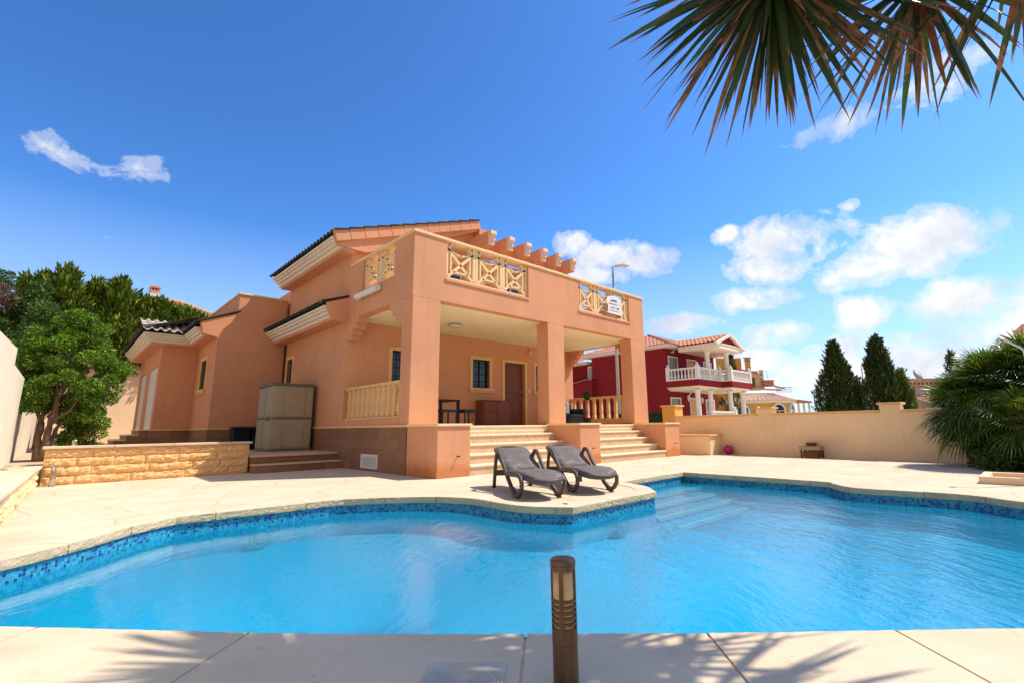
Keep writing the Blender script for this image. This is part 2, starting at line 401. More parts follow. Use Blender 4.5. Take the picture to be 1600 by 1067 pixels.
d = t.n('ShaderNodeTexCoord').outputs['Generated']
gm = t.n('ShaderNodeGamma'); gm.inputs[1].default_value = 1.3; t.l(sky.outputs[0], gm.inputs[0])
skyc = t.mix(1., gm.outputs[0], (.54, .92, 1.24, 1), 'MULTIPLY')
CL = [(-0.0432,0.9187,0.3925,0.0332,0.0184,0.25),(-0.0006,0.9231,0.3846,0.0443,0.0125,0.20),(0.0477,0.9129,0.4054,0.0341,0.0220,0.40),(0.0205,0.9552,0.2953,0.0158,0.0059,0.30),(0.1454,0.9420,0.3025,0.0240,0.0098,0.30),(0.7022,0.6094,0.3682,0.0456,0.0301,0.90),(0.7566,0.5584,0.3403,0.0735,0.0354,1.00),(0.8052,0.4979,0.3222,0.0593,0.0322,1.00),(0.7501,0.5880,0.3027,0.0809,0.0220,0.90),(0.8625,0.3643,0.3514,0.0250,0.0178,0.80),(0.9159,0.1722,0.3625,0.0168,0.0114,0.60),(0.9094,0.2608,0.3242,0.1009,0.0508,1.10),(0.9083,0.3090,0.2819,0.0733,0.0398,1.10),(0.9535,0.0892,0.2881,0.1000,0.0472,1.10),(0.9577,0.1270,0.2583,0.1303,0.0376,1.10),(0.9082,0.3490,0.2312,0.0873,0.0280,1.00),(0.8602,0.4712,0.1949,0.0786,0.0267,1.00),(0.9351,0.3136,0.1653,0.0757,0.0324,1.00),(0.9190,0.3765,0.1169,0.1129,0.0332,0.95),(0.9664,0.1828,0.1809,0.0620,0.0345,0.90),(0.9822,0.0682,0.1753,0.0773,0.0483,1.10),(0.9913,0.0244,0.1292,0.0935,0.0552,1.10),(0.9856,0.1344,0.1022,0.2049,0.0605,1.00),(0.9539,0.2917,0.0701,0.1550,0.0547,0.90),(0.8744,0.0532,0.4824,0.0597,0.0325,0.80),(0.8653,0.1427,0.4805,0.0751,0.0240,0.70),(0.8631,0.0193,0.5047,0.0527,0.0215,0.60),(0.9819,-0.0711,0.1757,0.1075,0.0730,1.00),(0.4542,0.8901,0.0370,0.2513,0.0151,0.40),(0.1880,0.9789,0.0798,0.1663,0.0222,0.30),
]
acc = None
for cx, cy, cz, a, b, s_ in CL:
    c = Vector((cx, cy, cz)); r = c.cross(Vector((0,0,1))).normalized(); u = r.cross(c)
    dr = t.vmath('DOT_PRODUCT', d, tuple(r/a)).outputs['Value']; du = t.vmath('DOT_PRODUCT', d, tuple(u/b)).outputs['Value']
    du = t.math('SUBTRACT', du, c.dot(u)/b)
    q = t.math('ADD', t.math('MULTIPLY', dr, dr), t.math('MULTIPLY', du, du))
    v = t.math('MULTIPLY', t.math('SUBTRACT', 1., q), s_)
    fwd = t.vmath('DOT_PRODUCT', d, tuple(c)).outputs['Value']
    v = t.math('SUBTRACT', v, t.math('MULTIPLY', t.math('LESS_THAN', fwd, .3), 9.))
    acc = v if acc is None else t.math('SMOOTH_MAX', acc, v, .35)
acc = t.math('MAXIMUM', acc, -1.3)
nz = t.noise(t.vmath('MULTIPLY', d, (1, 1, 1.5)).outputs[0], 10, 12, .58, .5); nz2 = t.noise(d, 30, 8, .7)
e = t.math('ADD', acc, t.math('MULTIPLY', t.math('SUBTRACT', nz, .5), 3.7)); e = t.math('ADD', e, t.math('MULTIPLY', t.math('SUBTRACT', nz2, .5), 1.5))
mask = t.ramp(e, [(-.1, 0.), (.30, .35), (1.05, .97)]); mask.node.color_ramp.interpolation = 'EASE'
shade = t.ramp(t.noise(t.vmath('ADD', d, (.0, .0, .035)).outputs[0], 7, 5, .6), [(.36, (.66, .73, .88, 1)), (.56, (1.04, 1.03, 1.02, 1))])
sz = t.n('ShaderNodeSeparateXYZ'); t.l(d, sz.inputs[0]); hz_ = t.ramp(sz.outputs[2], [(0., .78), (.12, .5), (.36, 0.)])
skyc = t.mix(hz_, skyc, (6.3, 7.3, 8.8, 1))
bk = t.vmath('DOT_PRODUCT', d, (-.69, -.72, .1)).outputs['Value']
skyc = t.mix(t.ramp(bk, [(.05, 0.), (.6, .85)]), skyc, (4.3, 3.9, 3.5, 1))  # unseen warm haze added behind the camera to warm the ambient light
cc = t.vmath('SCALE', shade, 8.6).outputs[0]
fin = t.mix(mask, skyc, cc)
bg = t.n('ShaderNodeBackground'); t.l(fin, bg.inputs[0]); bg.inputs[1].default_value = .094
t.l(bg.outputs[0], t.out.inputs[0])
sl = bpy.data.lights.new('sun', 'SUN'); sl.energy = 4.4; sl.angle = radians(.5); sl.color = (1, .92, .79)
so = bpy.data.objects.new('sun', sl); COL.objects.link(so); so.rotation_euler = SUN.to_track_quat('Z', 'Y').to_euler(); so.location = (10, -10, 20)
SC.view_settings.view_transform = 'Standard'; SC.view_settings.look = 'None'; SC.view_settings.gamma = 1; SC.view_settings.exposure = .32
SC.render.film_transparent = False
try:
    SC.cycles.max_bounces = 10; SC.cycles.transparent_max_bounces = 12; SC.cycles.caustics_reflective = False; SC.cycles.caustics_refractive = False
except Exception: pass

# ------------------------------------------------------------------ ground, pool
from mathutils.geometry import tessellate_polygon
def offset_poly(P, d):   # d>0 outward for a counter-clockwise polygon
    out = []; n = len(P)
    for i in range(n):
        a, b, c = Vector(P[i-1]), Vector(P[i]), Vector(P[(i+1) % n]); dd = d[i] if isinstance(d, list) else d
        e1 = (b-a).normalized(); e2 = (c-b).normalized()
        n1 = Vector((e1.y, -e1.x)); n2 = Vector((e2.y, -e2.x)); m = (n1+n2)
        m = m.normalized() if m.length > .01 else n1
        k = 1/max(.45, m.dot(n1)); out.append(tuple(b + m*dd*k))
    return out
def catmull(P, sharp, step=.12):
    out = []; n = len(P)
    for i in range(n):
        p0, p1, p2, p3 = [Vector(P[(i+k-1) % n]) for k in range(4)]
        if i in sharp: p0 = p1*2-p2
        if (i+1) % n in sharp: p3 = p2*2-p1
        m = max(1, int((p2-p1).length/step))
        for k in range(m):
            t = k/m
            q = .5*((2*p1)+(p2-p0)*t+(2*p0-5*p1+4*p2-p3)*t*t+(3*p1-p0-3*p2+p3)*t**3)
            out.append((q.x, q.y))
    return out
PK = [(-1.5, 4.9), (-1.2, 5.05), (-.21, 4.10), (.89, 2.85), (1.91, 1.78), (2.62, 1.07), (3.55, .18), (4.6, -.9), (5.6, -1.5), (7.2, -1.6), (8.4, -.5), (8.85, .35),
      (9.22, .95), (9.14, 2.15), (9.50, 2.58), (9.77, 2.95), (9.88, 5.54), (7.52, 5.47), (7.36, 5.05), (7.19, 4.70), (6.74, 4.26), (4.79, 4.25), (4.46, 4.80),
      (4.42, 5.44), (4.42, 5.86), (4.17, 6.42), (3.72, 6.86), (3.23, 7.17), (2.98, 7.27), (1.97, 7.30), (1.14, 7.33), (.76, 7.03), (.27, 6.44), (-.21, 5.98), (-1.3, 5.15)]
SHARP = {0, 16, 17, 20, 21, 30}
PP = catmull(PK, SHARP, .10)
NP = len(PP)
# near edge gets wide slabs; far edge narrow ones
wid = []
for (x, y) in PP:
    near = (x*.72-y*.69) > -9 and (x*.696+y*.718) < 3.25
    wid.append(.95 if near else .30)
for _ in range(14): wid = [(wid[i-1]+wid[i]*2+wid[(i+1) % NP])/4 for i in range(NP)]
OUTER = offset_poly(PP, wid)
HOLE = offset_poly(PP, .06)
bm = bmesh.new()
def loop(pts, z):
    vs = [bm.verts.new((p[0], p[1], z)) for p in pts]
    return [bm.edges.new((vs[i], vs[(i+1) % len(vs)])) for i in range(len(vs))]
ed = loop([(-60, -60), (120, -60), (120, 120), (-60, 120)], 0) if False else loop([(-3, -8), (60, -8), (60, 30), (-3, 30)], 0)
ed += loop(HOLE, 0)
bmesh.ops.triangle_fill(bm, edges=ed, use_beauty=True, use_dissolve=False)
me = bpy.data.meshes.new('deck'); bm.to_mesh(me); bm.free(); me.materials.append(M['deck'])
deck = bpy.data.objects.new('deck', me); COL.objects.link(deck); tag(deck, 'cream pressed stone paving around the swimming pool', kind='structure')
g = MB(); S = 1500
for x0, x1, y0, y1 in ((-S, -3, -S, S), (-3, S, 30, S), (-3, S, -S, -8), (60, S, -8, 30)): g.face([(x0, y0, -.004), (x1, y0, -.004), (x1, y1, -.004), (x0, y1, -.004)])
build('ground', g, M['dirt'], kind='structure', label='dry sandy ground beyond the garden')

# coping slabs, each with a hewn edge
sl_ = MB(); lipm = MB(); jt = MB()
WL = -.20
i = 0; slabs = []
while i < NP:
    near = wid[i] > .6
    k = random.choice((9, 11, 13)) if near else random.choice((7, 9, 10))
    k = min(k, NP-i); slabs.append((i, k, near)); i += k
for (i0, k, near) in slabs:
    inn = []; out = []
    for j in range(k+1):
        q = (i0+j) % NP; inn.append(Vector(PP[q])); out.append(Vector(OUTER[q]))
    gap = .007 if near else .004
    for L in (inn, out):
        a = (L[1]-L[0]).normalized()*gap; b = (L[-2]-L[-1]).normalized()*gap; L[0] = L[0]+a; L[-1] = L[-1]+b
    zt = .006+random.uniform(-.001, .002)
    rows = []
    nz = 6
    for j in range(k+1):
        nrm = (inn[j]-out[j]).normalized(); w = wid[(i0+j) % NP]
        col = [Vector((out[j].x, out[j].y, zt-.02)), Vector((out[j].x-nrm.x*-.004, out[j].y-nrm.y*-.004, zt))]
        for f in (.35, .7): col.append(Vector((out[j].x+(inn[j].x-out[j].x)*f, out[j].y+(inn[j].y-out[j].y)*f, zt)))
        wob = random.uniform(-.006, .004)
        col.append(Vector((inn[j].x-nrm.x*.014+nrm.x*wob, inn[j].y-nrm.y*.014+nrm.y*wob, zt)))
        rows.append(col)
    for j in range(k):
        for c in range(4): sl_.face([rows[j][c], rows[j+1][c], rows[j+1][c+1], rows[j][c+1]])
    # hewn lip
    lip = []
    sub = 3
    for j in range(k*sub+1):
        f = j/sub; a = min(int(f), k-1); ff = f-a
        p = inn[a].lerp(inn[a+1], ff); o_ = out[a].lerp(out[a+1], ff); nrm = (p-o_).normalized()
        top = rows[a][4].lerp(rows[a+1][4], ff)
        col = [top]
        for c in range(1, nz):
            z = zt-.006-(c-1)*.021; r = random.uniform(-.003, .004)-(0.004 if c == nz-1 else 0)
            col.append(Vector((p.x+nrm.x*r, p.y+nrm.y*r, z)))
        col.append(Vector((p.x-nrm.x*.05, p.y-nrm.y*.05, zt-.10)))
        lip.append(col)
    for j in range(len(lip)-1):
        for c in range(len(lip[0])-1): lipm.face([lip[j][c], lip[j+1][c], lip[j+1][c+1], lip[j][c+1]])
    for E_, s1 in ((rows[0], 1), (rows[-1], -1)):   # slab ends
        sl_.face([E_[1], E_[4], E_[4]+Vector((0, 0, -.03)), E_[1]+Vector((0, 0, -.03))])
HI = offset_poly(PP, .022)
for i in range(NP):
    j = (i+1) % NP; jt.face([(HI[i][0], HI[i][1], -.004), (HI[j][0], HI[j][1], -.004), (OUTER[j][0], OUTER[j][1], .0035), (OUTER[i][0], OUTER[i][1], .0035)])
for i in range(NP):
    j = (i+1) % NP; jt.face([(HI[i][0], HI[i][1], -.004), (HI[j][0], HI[j][1], -.004), (HI[j][0], HI[j][1], -.095), (HI[i][0], HI[i][1], -.095)])
cop = build('coping', sl_, M['slab'], kind='structure', label='cream stone slabs edging the pool')
build('coping_edge', lipm, M['lip'], cop)
build('coping_joint', jt, M['joint'], cop)

def ribbon(name, P, z0, z1, m, parent=None, **k):
    mb = MB(); me_u = []; u = 0
    for i in range(len(P)-1):
        a, b = P[i], P[i+1]; L = (Vector(a)-Vector(b)).length
        mb.face([(a[0], a[1], z0), (b[0], b[1], z0), (b[0], b[1], z1), (a[0], a[1], z1)])
        me_u += [(u, z0), (u+L, z0), (u+L, z1), (u, z1)]; u += L
    o = build(name, mb, m, parent, **k); ul = o.data.uv_layers.new(name='UVMap')
    for i, q in enumerate(me_u): ul.data[i].uv = (q[0]+20, q[1]+20.01)
    return o
def uvplanar(o, f):
    ul = o.data.uv_layers.new(name='UVMap')
    for pl in o.data.polygons:
        for li in pl.loop_indices:
            v = o.data.vertices[o.data.loops[li].vertex_index].co; ul.data[li].uv = f(v)
WALLP = offset_poly(PP, .03); WALLP = WALLP+[WALLP[0]]
pool = ribbon('pool_shell', WALLP, -1.15, -.32, M['mosaicl'], kind='structure', label='blue mosaic swimming pool shell')
ribbon('mosaic_band', WALLP, -.32, -.07, M['mosaic'], pool)
fl = MB(); PN = np.array(PP); QN = np.roll(PN, -1, 0)      # dished floor, rising to the walls
def edge_dist(x, y):
    p = np.array([x, y]); e = QN-PN; tt = np.clip(((p-PN)*e).sum(1)/((e*e).sum(1)+1e-12), 0, 1); d_ = p-(PN+e*tt[:, None]); ins = False
    c_ = ((PN[:, 1] > y) != (QN[:, 1] > y)); xi = PN[:, 0]+(y-PN[:, 1])/(QN[:, 1]-PN[:, 1]+1e-12)*(QN[:, 0]-PN[:, 0]); ins = (np.count_nonzero(c_ & (x < xi)) % 2) == 1
    return float(np.sqrt((d_*d_).sum(1)).min())*(1 if ins else -1)
gx, gy, st_ = 62, 50, .19
for j in range(gy+1):
    for i in range(gx+1):
        x, y = -1.7+i*st_, -1.8+j*st_; d_ = edge_dist(x, y); k = min(1, max(0, d_/2.2)); k = k*k*(3-2*k); fl.v.append((x, y, -.50-.62*k))
for j in range(gy):
    for i in range(gx): q = j*(gx+1)+i; fl.f.append((q, q+1, q+gx+2, q+gx+1))
build('pool_floor', fl, M['poolfloor'], pool, 0, True)
wt = MB(); wt.face([(p[0], p[1], WL) for p in offset_poly(PP, .028)])
build('water', wt, M['water'], kind='structure', label='clear blue pool water rippling toward the right')
# underwater steps in the far corner and the ledge along the far right wall
for k, (y, z) in enumerate(((5.08, -.25), (4.74, -.34), (4.38, -.43), (4.02, -.52))):
    s = MB(); s.box(6.95, 9.87, y, 5.47, -1.14, z-.0); o = build('pool_step', s, M['mosaicl'], pool)
    uvplanar(o, lambda v: (v.x+v.z*.7+30, v.y+v.z+30))
    e_ = MB(); e_.box(6.95, 9.87, y-.012, y+.055, z-.05, z+.004); build('step_edge', e_, M['edgetile'], pool)
s = MB(); s.prism([(9.15, 2.2), (9.52, 2.6), (9.79, 3.0), (9.79, 5.0), (9.50, 5.0), (9.48, 3.1), (9.1, 2.6)], 'z', -1.14, -.45); o = build('pool_ledge', s, M['mosaicl'], pool); uvplanar(o, lambda v: (v.x+30, v.y+v.z+30))
s = MB(); s.tube([(9.49, 5.0, -.45), (9.47, 3.1, -.45), (9.09, 2.6, -.45)], .022, 6); build('ledge_edge', s, M['edgetile'], pool)
def pool_lamp(x, y, nx, ny, lab):
    root = thing('pool_light', (x, y, -.36), lab, 'pool light', 'underwater lights in the pool wall')
    ax = Vector((nx, ny, 0)).normalized(); rot = Vector((0,0,1)).rotation_difference(ax).to_matrix().to_4x4(); Mx = Matrix.Translation((x, y, -.36)) @ rot
    r = MB(); r.lathe([(.135, 0), (.135, .03), (.11, .045), (.10, .03)], n=24).xf(Mx); build('rim', r, M['poolfit'], root, smooth=True)
    r = MB(); r.lathe([(.098, 0), (.098, .028), (.05, .04), (.001, .043)], n=24).xf(Mx); build('lens', r, M['poolfit'], root, smooth=True)
pool_lamp(2.05, 7.24, 0, -1, 'round light under water on the left stretch of the far pool wall')
pool_lamp(5.75, 4.22, 0, -1, 'round light under water below the sunbed corner')

# ------------------------------------------------------------------ villa
V = thing('villa', (5.6, 9.8, 0), 'apricot plaster villa with columned porch, lattice parapets and roof pergola', 'villa')
def B(name, boxes, m, bevel=.008, **k):
    mb = MB()
    for b in boxes: mb.box(*b)
    return build(name, mb, m, k.pop('parent', V), bevel, **k)
def wall_open(mb, ax, pos, a0, a1, z0, z1, ops, depth):
    A = sorted({a0, a1, *[o[0] for o in ops], *[o[1] for o in ops]}); Z = sorted({z0, z1, *[o[2] for o in ops], *[o[3] for o in ops]})
    def P(a, z, dd=0): return (a, pos+dd, z) if ax == 'y' else (pos+dd, a, z)
    for i in range(len(A)-1):
        for j in range(len(Z)-1):
            ca, cz = (A[i]+A[i+1])/2, (Z[j]+Z[j+1])/2
            if any(o[0] < ca < o[1] and o[2] < cz < o[3] for o in ops): continue
            mb.face([P(A[i], Z[j]), P(A[i+1], Z[j]), P(A[i+1], Z[j+1]), P(A[i], Z[j+1])])
    for o in ops:
        q = [(o[0], o[2]), (o[1], o[2]), (o[1], o[3]), (o[0], o[3])]
        for k in range(4):
            a, b = q[k], q[(k+1) % 4]; mb.face([P(*a), P(*b), P(*b, depth), P(*a, depth)])
def window(parent, ax, pos, a0, a1, z0, z1, sgn=1, trim=.11, grille=True, half=True):
    # outer trim size a0..a1, z0..z1 ; sgn = direction into the wall
    def bx(mb, A0, A1, d0, d1, Z0, Z1):
        d0, d1 = sorted((pos+d0*sgn, pos+d1*sgn))
        mb.box(A0, A1, d0, d1, Z0, Z1) if ax == 'y' else mb.box(d0, d1, A0, A1, Z0, Z1)
    i0, i1, j0, j1 = a0+trim, a1-trim, z0+.16, z1-trim
    fr = MB(); bx(fr, a0, i0, -.035, .02, z0+.16, z1); bx(fr, i1, a1, -.035, .02, z0+.16, z1); bx(fr, i0, i1, -.035, .02, j1, z1)
    w = build('window', fr, M['trim'], parent, .006)
    s = MB(); bx(s, a0-.06, a1+.06, -.10, .02, z0+.07, z0+.16); bx(s, a0-.02, a1+.02, -.06, .02, z0, z0+.07); build('sill', s, M['trim'], w, .01)
    f = MB()
    for (p, q, r_, t_) in ((i0, i0+.05, j0, j1), (i1-.05, i1, j0, j1), (i0+.05, i1-.05, j0, j0+.05), (i0+.05, i1-.05, j1-.05, j1), ((i0+i1)/2-.03, (i0+i1)/2+.03, j0+.05, j1-.05)): bx(f, p, q, .10, .15, r_, t_)
    build('frame', f, M['black'], w)
    gl_ = MB(); bx(gl_, i0+.01, i1-.01, .125, .135, j0+.01, j1-.01); build('pane', gl_, M['glassdark'], w)
    if half:
        c = MB(); bx(c, i0+.05, i0+.05+(i1-i0)*.42, .16, .17, j0+.05, j1-.05); build('curtain', c, M['lampgrey'], w)
    if grille:
        b = MB(); n = max(3, int((i1-i0)/.13))
        for k in range(n+1):
            a = i0+(i1-i0)*k/n
            if ax == 'y': b.tube([(a, pos+.03*sgn, j0), (a, pos+.03*sgn, j1)], .008, 5)
            else: b.tube([(pos+.03*sgn, a, j0), (pos+.03*sgn, a, j1)], .008, 5)
        for z in (j0+.12, j0+.24, (j0+j1)/2, j1-.24, j1-.12):
            if ax == 'y': b.tube([(i0, pos+.03*sgn, z), (i1, pos+.03*sgn, z)], .008, 5)
            else: b.tube([(pos+.03*sgn, i0, z), (pos+.03*sgn, i1, z)], .008, 5)
        build('grille', b, M['black'], w)
    return (i0, i1, j0, j1)
X0, X1, YF, YB, ZP, ZC, ZT = 5.6, 15.28, 9.8, 13.37, 1.06, 4.07, 5.66
# main body
w = MB()
opsF = [(7.01, 7.83, 2.36, 3.35), (10.04, 10.79, 2.36, 3.35), (11.5, 12.5, 1.06, 3.36), (13.09, 13.85, 2.36, 3.35)]
wall_open(w, 'y', YB, X0, X1, ZP, ZC, opsF, .22)
wall_open(w, 'y', YB, X0, X1, ZC, 6.5, [(8.3, 9.6, 4.6, 6.42), (11.2, 12.6, 4.6, 6.42)], .22)
w.face([(X0, YB, 0), (X1, YB, 0), (X1, YB, ZP), (X0, YB, ZP)])
w.face([(X0, YB, 6.5), (10.42, YB, 6.5), (10.42, YB, 8.12), (9.96, YB, 8.12)]); w.face([(10.42, YB, 6.5), (X1, YB, 6.5), (X1, YB, 7.05), (10.42, YB, 7.05)])
wall_open(w, 'x', X0, YB, 18.6, 0, 6.55, [(17.79, 18.35, 2.36, 3.45)], .2)
w.face([(X1, YB, 0), (X1, 24, 0), (X1, 24, 7.05), (X1, YB, 7.05)]); w.face([(X0, 24, 0), (X1, 24, 0), (X1, 24, 7.05), (X0, 24, 7.05)])
w.face([(10.42, YB, 7.05), (X1, YB, 7.05), (X1, 24, 7.05), (10.42, 24, 7.05)]); w.face([(10.42, YB, 7.05), (10.42, 24, 7.05), (10.42, 24, 8.12), (10.42, YB, 8.12)])
w.face([(9.96, YB, 8.12), (10.42, YB, 8.12), (10.42, 18.6, 8.12), (9.96, 18.6, 8.12)])
w.box(10.05, 10.42, YB-.32, YB-.002, 7.0, 8.06)
w.box(X0+.25, X1-.25, YB+.28, 23.8, .5, 6.3)
w.face([(X0, 18.6, 5.0), (9.96, 18.6, 5.0), (9.96, 18.6, 8.1), (X0, 18.6, 6.5)])
build('wall', w, M['plaster'], V)
for i, (a, b) in enumerate(((6.9, 7.94), (9.93, 10.9), (12.98, 13.96))): window(V, 'y', YB, a, b, 2.2, 3.46)
window(V, 'x', X0, 17.68, 18.46, 2.2, 3.56)
for a, b in ((8.3, 9.6), (11.2, 12.6)):
    f = MB(); f.box(a, a+.06, YB+.1, YB+.16, 4.6, 6.42).box(b-.06, b, YB+.1, YB+.16, 4.6, 6.42).box(a+.06, b-.06, YB+.1, YB+.16, 6.36, 6.42).box((a+b)/2-.03, (a+b)/2+.03, YB+.1, YB+.16, 4.6, 6.36)
    f = build('terrace_door', f, M['white'], V); gq = MB(); gq.box(a+.02, b-.02, YB+.12, YB+.13, 4.6, 6.40); build('pane', gq, M['glassdark'], f)
# front door
f = MB(); f.box(11.38, 11.5, YB-.035, YB+.02, ZP+.002, 3.46).box(12.5, 12.62, YB-.035, YB+.02, ZP+.002, 3.46).box(11.5, 12.5, YB-.035, YB+.02, 3.36, 3.46)
build('door_frame', f, M['trim'], V, .006)
f = MB(); f.box(11.5, 12.5, YB+.12, YB+.18, ZP+.002, 3.36)
for z0_, z1_ in ((1.25, 2.1), (2.25, 3.2)): f.box(11.65, 12.35, YB+.10, YB+.125, z0_, z1_)
dr = build('front_door', f, M['wood'], V, .012)
h = MB(); h.lathe([(.028, 0), (.028, .012), (.02, .02)], n=12).xf(Matrix.Translation((12.38, YB+.10, 2.32)) @ Matrix.Rotation(pi/2, 4, 'X'))
build('lock', h, M['chrome'], dr, smooth=True); h = MB(); h.tube([(12.38, YB+.11, 2.08), (12.38, YB+.04, 2.08), (12.27, YB+.035, 2.08)], .011, 8); build('handle', h, M['chrome'], dr, smooth=True)
f = MB(); f.box(12.68, 12.76, YB-.03, YB-.002, 2.28, 2.42); build('doorbell', f, M['white'], V, .008)
# porch: floor, ceiling, columns, pedestals
B('porch_floor', [(5.9, X1-.02, 9.83, YB-.004, .9, ZP)], M['tread'], .01)
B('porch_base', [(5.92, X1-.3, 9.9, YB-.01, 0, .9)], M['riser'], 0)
B('porch_ceiling', [(X0+.28, X1-.28, YF+.27, YB-.003, ZC+.003, ZC+.3)], M['ceiling'], 0)
for a, b in ((5.6, 6.37), (10.13, 10.84), (14.4, 15.28)): B('column', [(a, b, YF, YF+.47, 1.10, ZC)], M['plaster'], .014)
PED = ((5.6, 6.44), (10.08, 10.94), (14.38, 15.27))
for a, b in PED:
    mb = MB(); mb.box(a, b, 8.62, 9.84, 0, 1.04); p_ = build('pedestal', mb, M['plaster_d'] if 'plaster_d' in M else M['plaster'], V, .012)
    c = MB(); c.box(a-.035, b+.035, 8.585, 9.86, 1.04, 1.098); build('cap', c, M['trimpale'], p_, .012)
    pin = MB(); x_ = (a+b)/2+.08; pin.tube([(x_, 8.62, .42), (x_, 8.535, .425), (x_+.01, 8.525, .42)], .013, 6); build('pipe_stub', pin, M['black'], p_)
# stepped brackets under the beams
def bracket(ax, pos0, pos1, a, sgn):
    prof = [(a, ZC+.01)]
    xs = (.66, .50, .34, .18); zs = (ZC-.16, ZC-.32, ZC-.46, ZC-.60)
    pts = [(a, ZC)]
    for x_, z_ in zip(xs, zs):
        pts.append((a+sgn*x_, pts[-1][1])); pts.append((a+sgn*x_, z_))
    pts.append((a, zs[-1]))
    mb = MB(); mb.prism(pts, ax, pos0, pos1); build('bracket', mb, M['plaster'], V, .006)
bracket('x', X0, X0+.3, YF+.47, 1); bracket('x', X0, X0+.3, YB, -1); bracket('x', X1-.3, X1, YF+.47, 1); bracket('x', X1-.3, X1, YB, -1)
# parapet band with lattice openings
pb = MB()
def band_y(y0, y1, xa, xb, ops):
    zs = 4.66; pb.box(xa, xb, y0, y1, ZC, zs); cur = xa
    for a, b in ops: pb.box(cur, a, y0, y1, zs, ZT); cur = b
    pb.box(cur, xb, y0, y1, zs, ZT)
OP1, OP2 = (6.52, 9.36), (11.6, 14.4)
band_y(YF, YF+.27, X0, X1, (OP1, OP2))
zs = 4.77
pb.box(X0, X0+.27, YF+.27, YB-.001, ZC, zs); pb.box(X0, X0+.27, YF+.27, 10.74, zs, ZT); pb.box(X0, X0+.27, 12.56, YB-.001, zs, ZT)
pb.box(X1-.27, X1, YF+.27, YB-.001, ZC, ZT)
build('parapet', pb, M['plaster'], V)
B('terrace_floor', [(X0+.28, X1-.28, YF+.28, YB-.003, ZC+.3, 4.5)], M['riser'], 0)
c = MB(); c.box(X0-.035, X1+.035, YF-.035, YF+.305, ZT, ZT+.075); c.box(X0-.035, X0+.305, YF+.307, YB-.003, ZT, ZT+.075); c.box(X1-.305, X1+.035, YF+.307, YB-.003, ZT, ZT+.075)
build('parapet_cap', c, M['trimpale'], V, .012)
def lattice(ax, d0, d1, a0, a1, z0, z1, n):
    root = MB()
    def bar(pa, pz, qa, qz, w=.075):
        if ax == 'y': root.beam((pa, (d0+d1)/2, pz), (qa, (d0+d1)/2, qz), w, d1-d0, (0, 1, 0))
        else: root.beam(((d0+d1)/2, pa, pz), ((d0+d1)/2, qa, qz), w, d1-d0, (1, 0, 0))
    W_ = (a1-a0)/n
    bar(a0, z0+.04, a1, z0+.04, .08)
    for k in range(n):
        l, r = a0+k*W_, a0+(k+1)*W_; cx, cz = (l+r)/2, (z0+z1)/2+.02
        bar(l+.045, z0+.08, l+.045, z1-.002, .085); bar(r-.045, z0+.08, r-.045, z1-.002, .085)
        bar(l+.07, z0+.08, r-.07, z1-.16); bar(l+.07, z1-.16, r-.07, z0+.08)
        bar(l+.08, z1-.19, cx-.02, cz+.20, .05); bar(r-.08, z1-.19, cx+.02, cz+.20, .05)
        bar(l+.09, z1-.20, l+.20, z1-.002, .07); bar(r-.09, z1-.20, r-.20, z1-.002, .07)
        bar(l+.17, z0+.26, l+.17, z1-.30, .05); bar(r-.17, z0+.26, r-.17, z1-.30, .05)
        bar(l+.24, z0+.25, r-.24, z0+.25, .055)
    return build('lattice_panel', root, M['trimpale'], V, .006)
lattice('y', YF+.06, YF+.20, OP1[0], OP1[1], 4.66, ZT, 3); lattice('y', YF+.06, YF+.20, OP2[0], OP2[1], 4.66, ZT, 3)
lattice('x', X0+.06, X0+.20, 10.74, 12.56, zs, ZT, 2)
mb = MB(); mb.box(OP1[0]-.03, OP1[1]+.02, YF-.03, YF-.002, 4.60, 4.67); build('panel_sill', mb, M['plaster'], V, .006); mb = MB(); mb.box(OP2[0]-.03, OP2[1]+.02, YF-.03, YF-.002, 4.60, 4.67); build('panel_sill', mb, M['plaster'], V, .006)
# side low walls and balustrades
def balustrade(x0, x1, ya, yb, z0, z1, n):
    mb = MB(); mb.box(x0-.03, x1+.03, ya, yb, z1-.07, z1); mb.box(x0-.03, x1+.03, ya, yb, z0, z0+.06)
    rt = build('balustrade', mb, M['trim'], V, .01)
    proto = None; xm = (x0+x1)/2
    prof = [(.045, 0), (.06, .03), (.06, .10), (.045, .15), (.055, .30), (.05, .50), (.042, .62), (.06, .68), (.06, .73)]
    H = z1-.07-(z0+.06); pr = [(r_*1.41, z_*H/.73) for r_, z_ in prof]
    for k in range(n):
        y = ya+(yb-ya)*(k+.5)/n
        if proto is None:
            b_ = MB(); b_.lathe(pr, (xm, y, z0+.06), 4, pi/4); proto = build('baluster', b_, M['trim'], rt, 0, loc=None); y0_ = y
        else:
            c = proto.copy(); COL.objects.link(c); c.parent = rt; c.location = (0, y-y0_, 0)
B('side_wall', [(X0, X0+.3, YF+.475, YB-.001, 1.10, 1.24), (X0+.008, X0+.3, 9.845, YB-.001, 0, 1.10)], M['plaster'], .006); B('side_wall', [(X1-.3, X1, YF+.475, YB-.001, .0, 1.24)], M['plaster'], .006)
balustrade(X0+.07, X0+.21, YF+.47, YB-.003, 1.24, 2.14, 11)
balustrade(X1-.21, X1-.07, YF+.47, YB-.003, 1.24, 2.14, 9)
B('plinth', [(X0-.02, X0+.0, 9.85, 18.88, 0, 1.04)], M['plinth'], 0)
B('plinth_moulding', [(X0-.045, X0+.0, 9.86, 18.88, 1.04, 1.10)], M['trim'], .01)
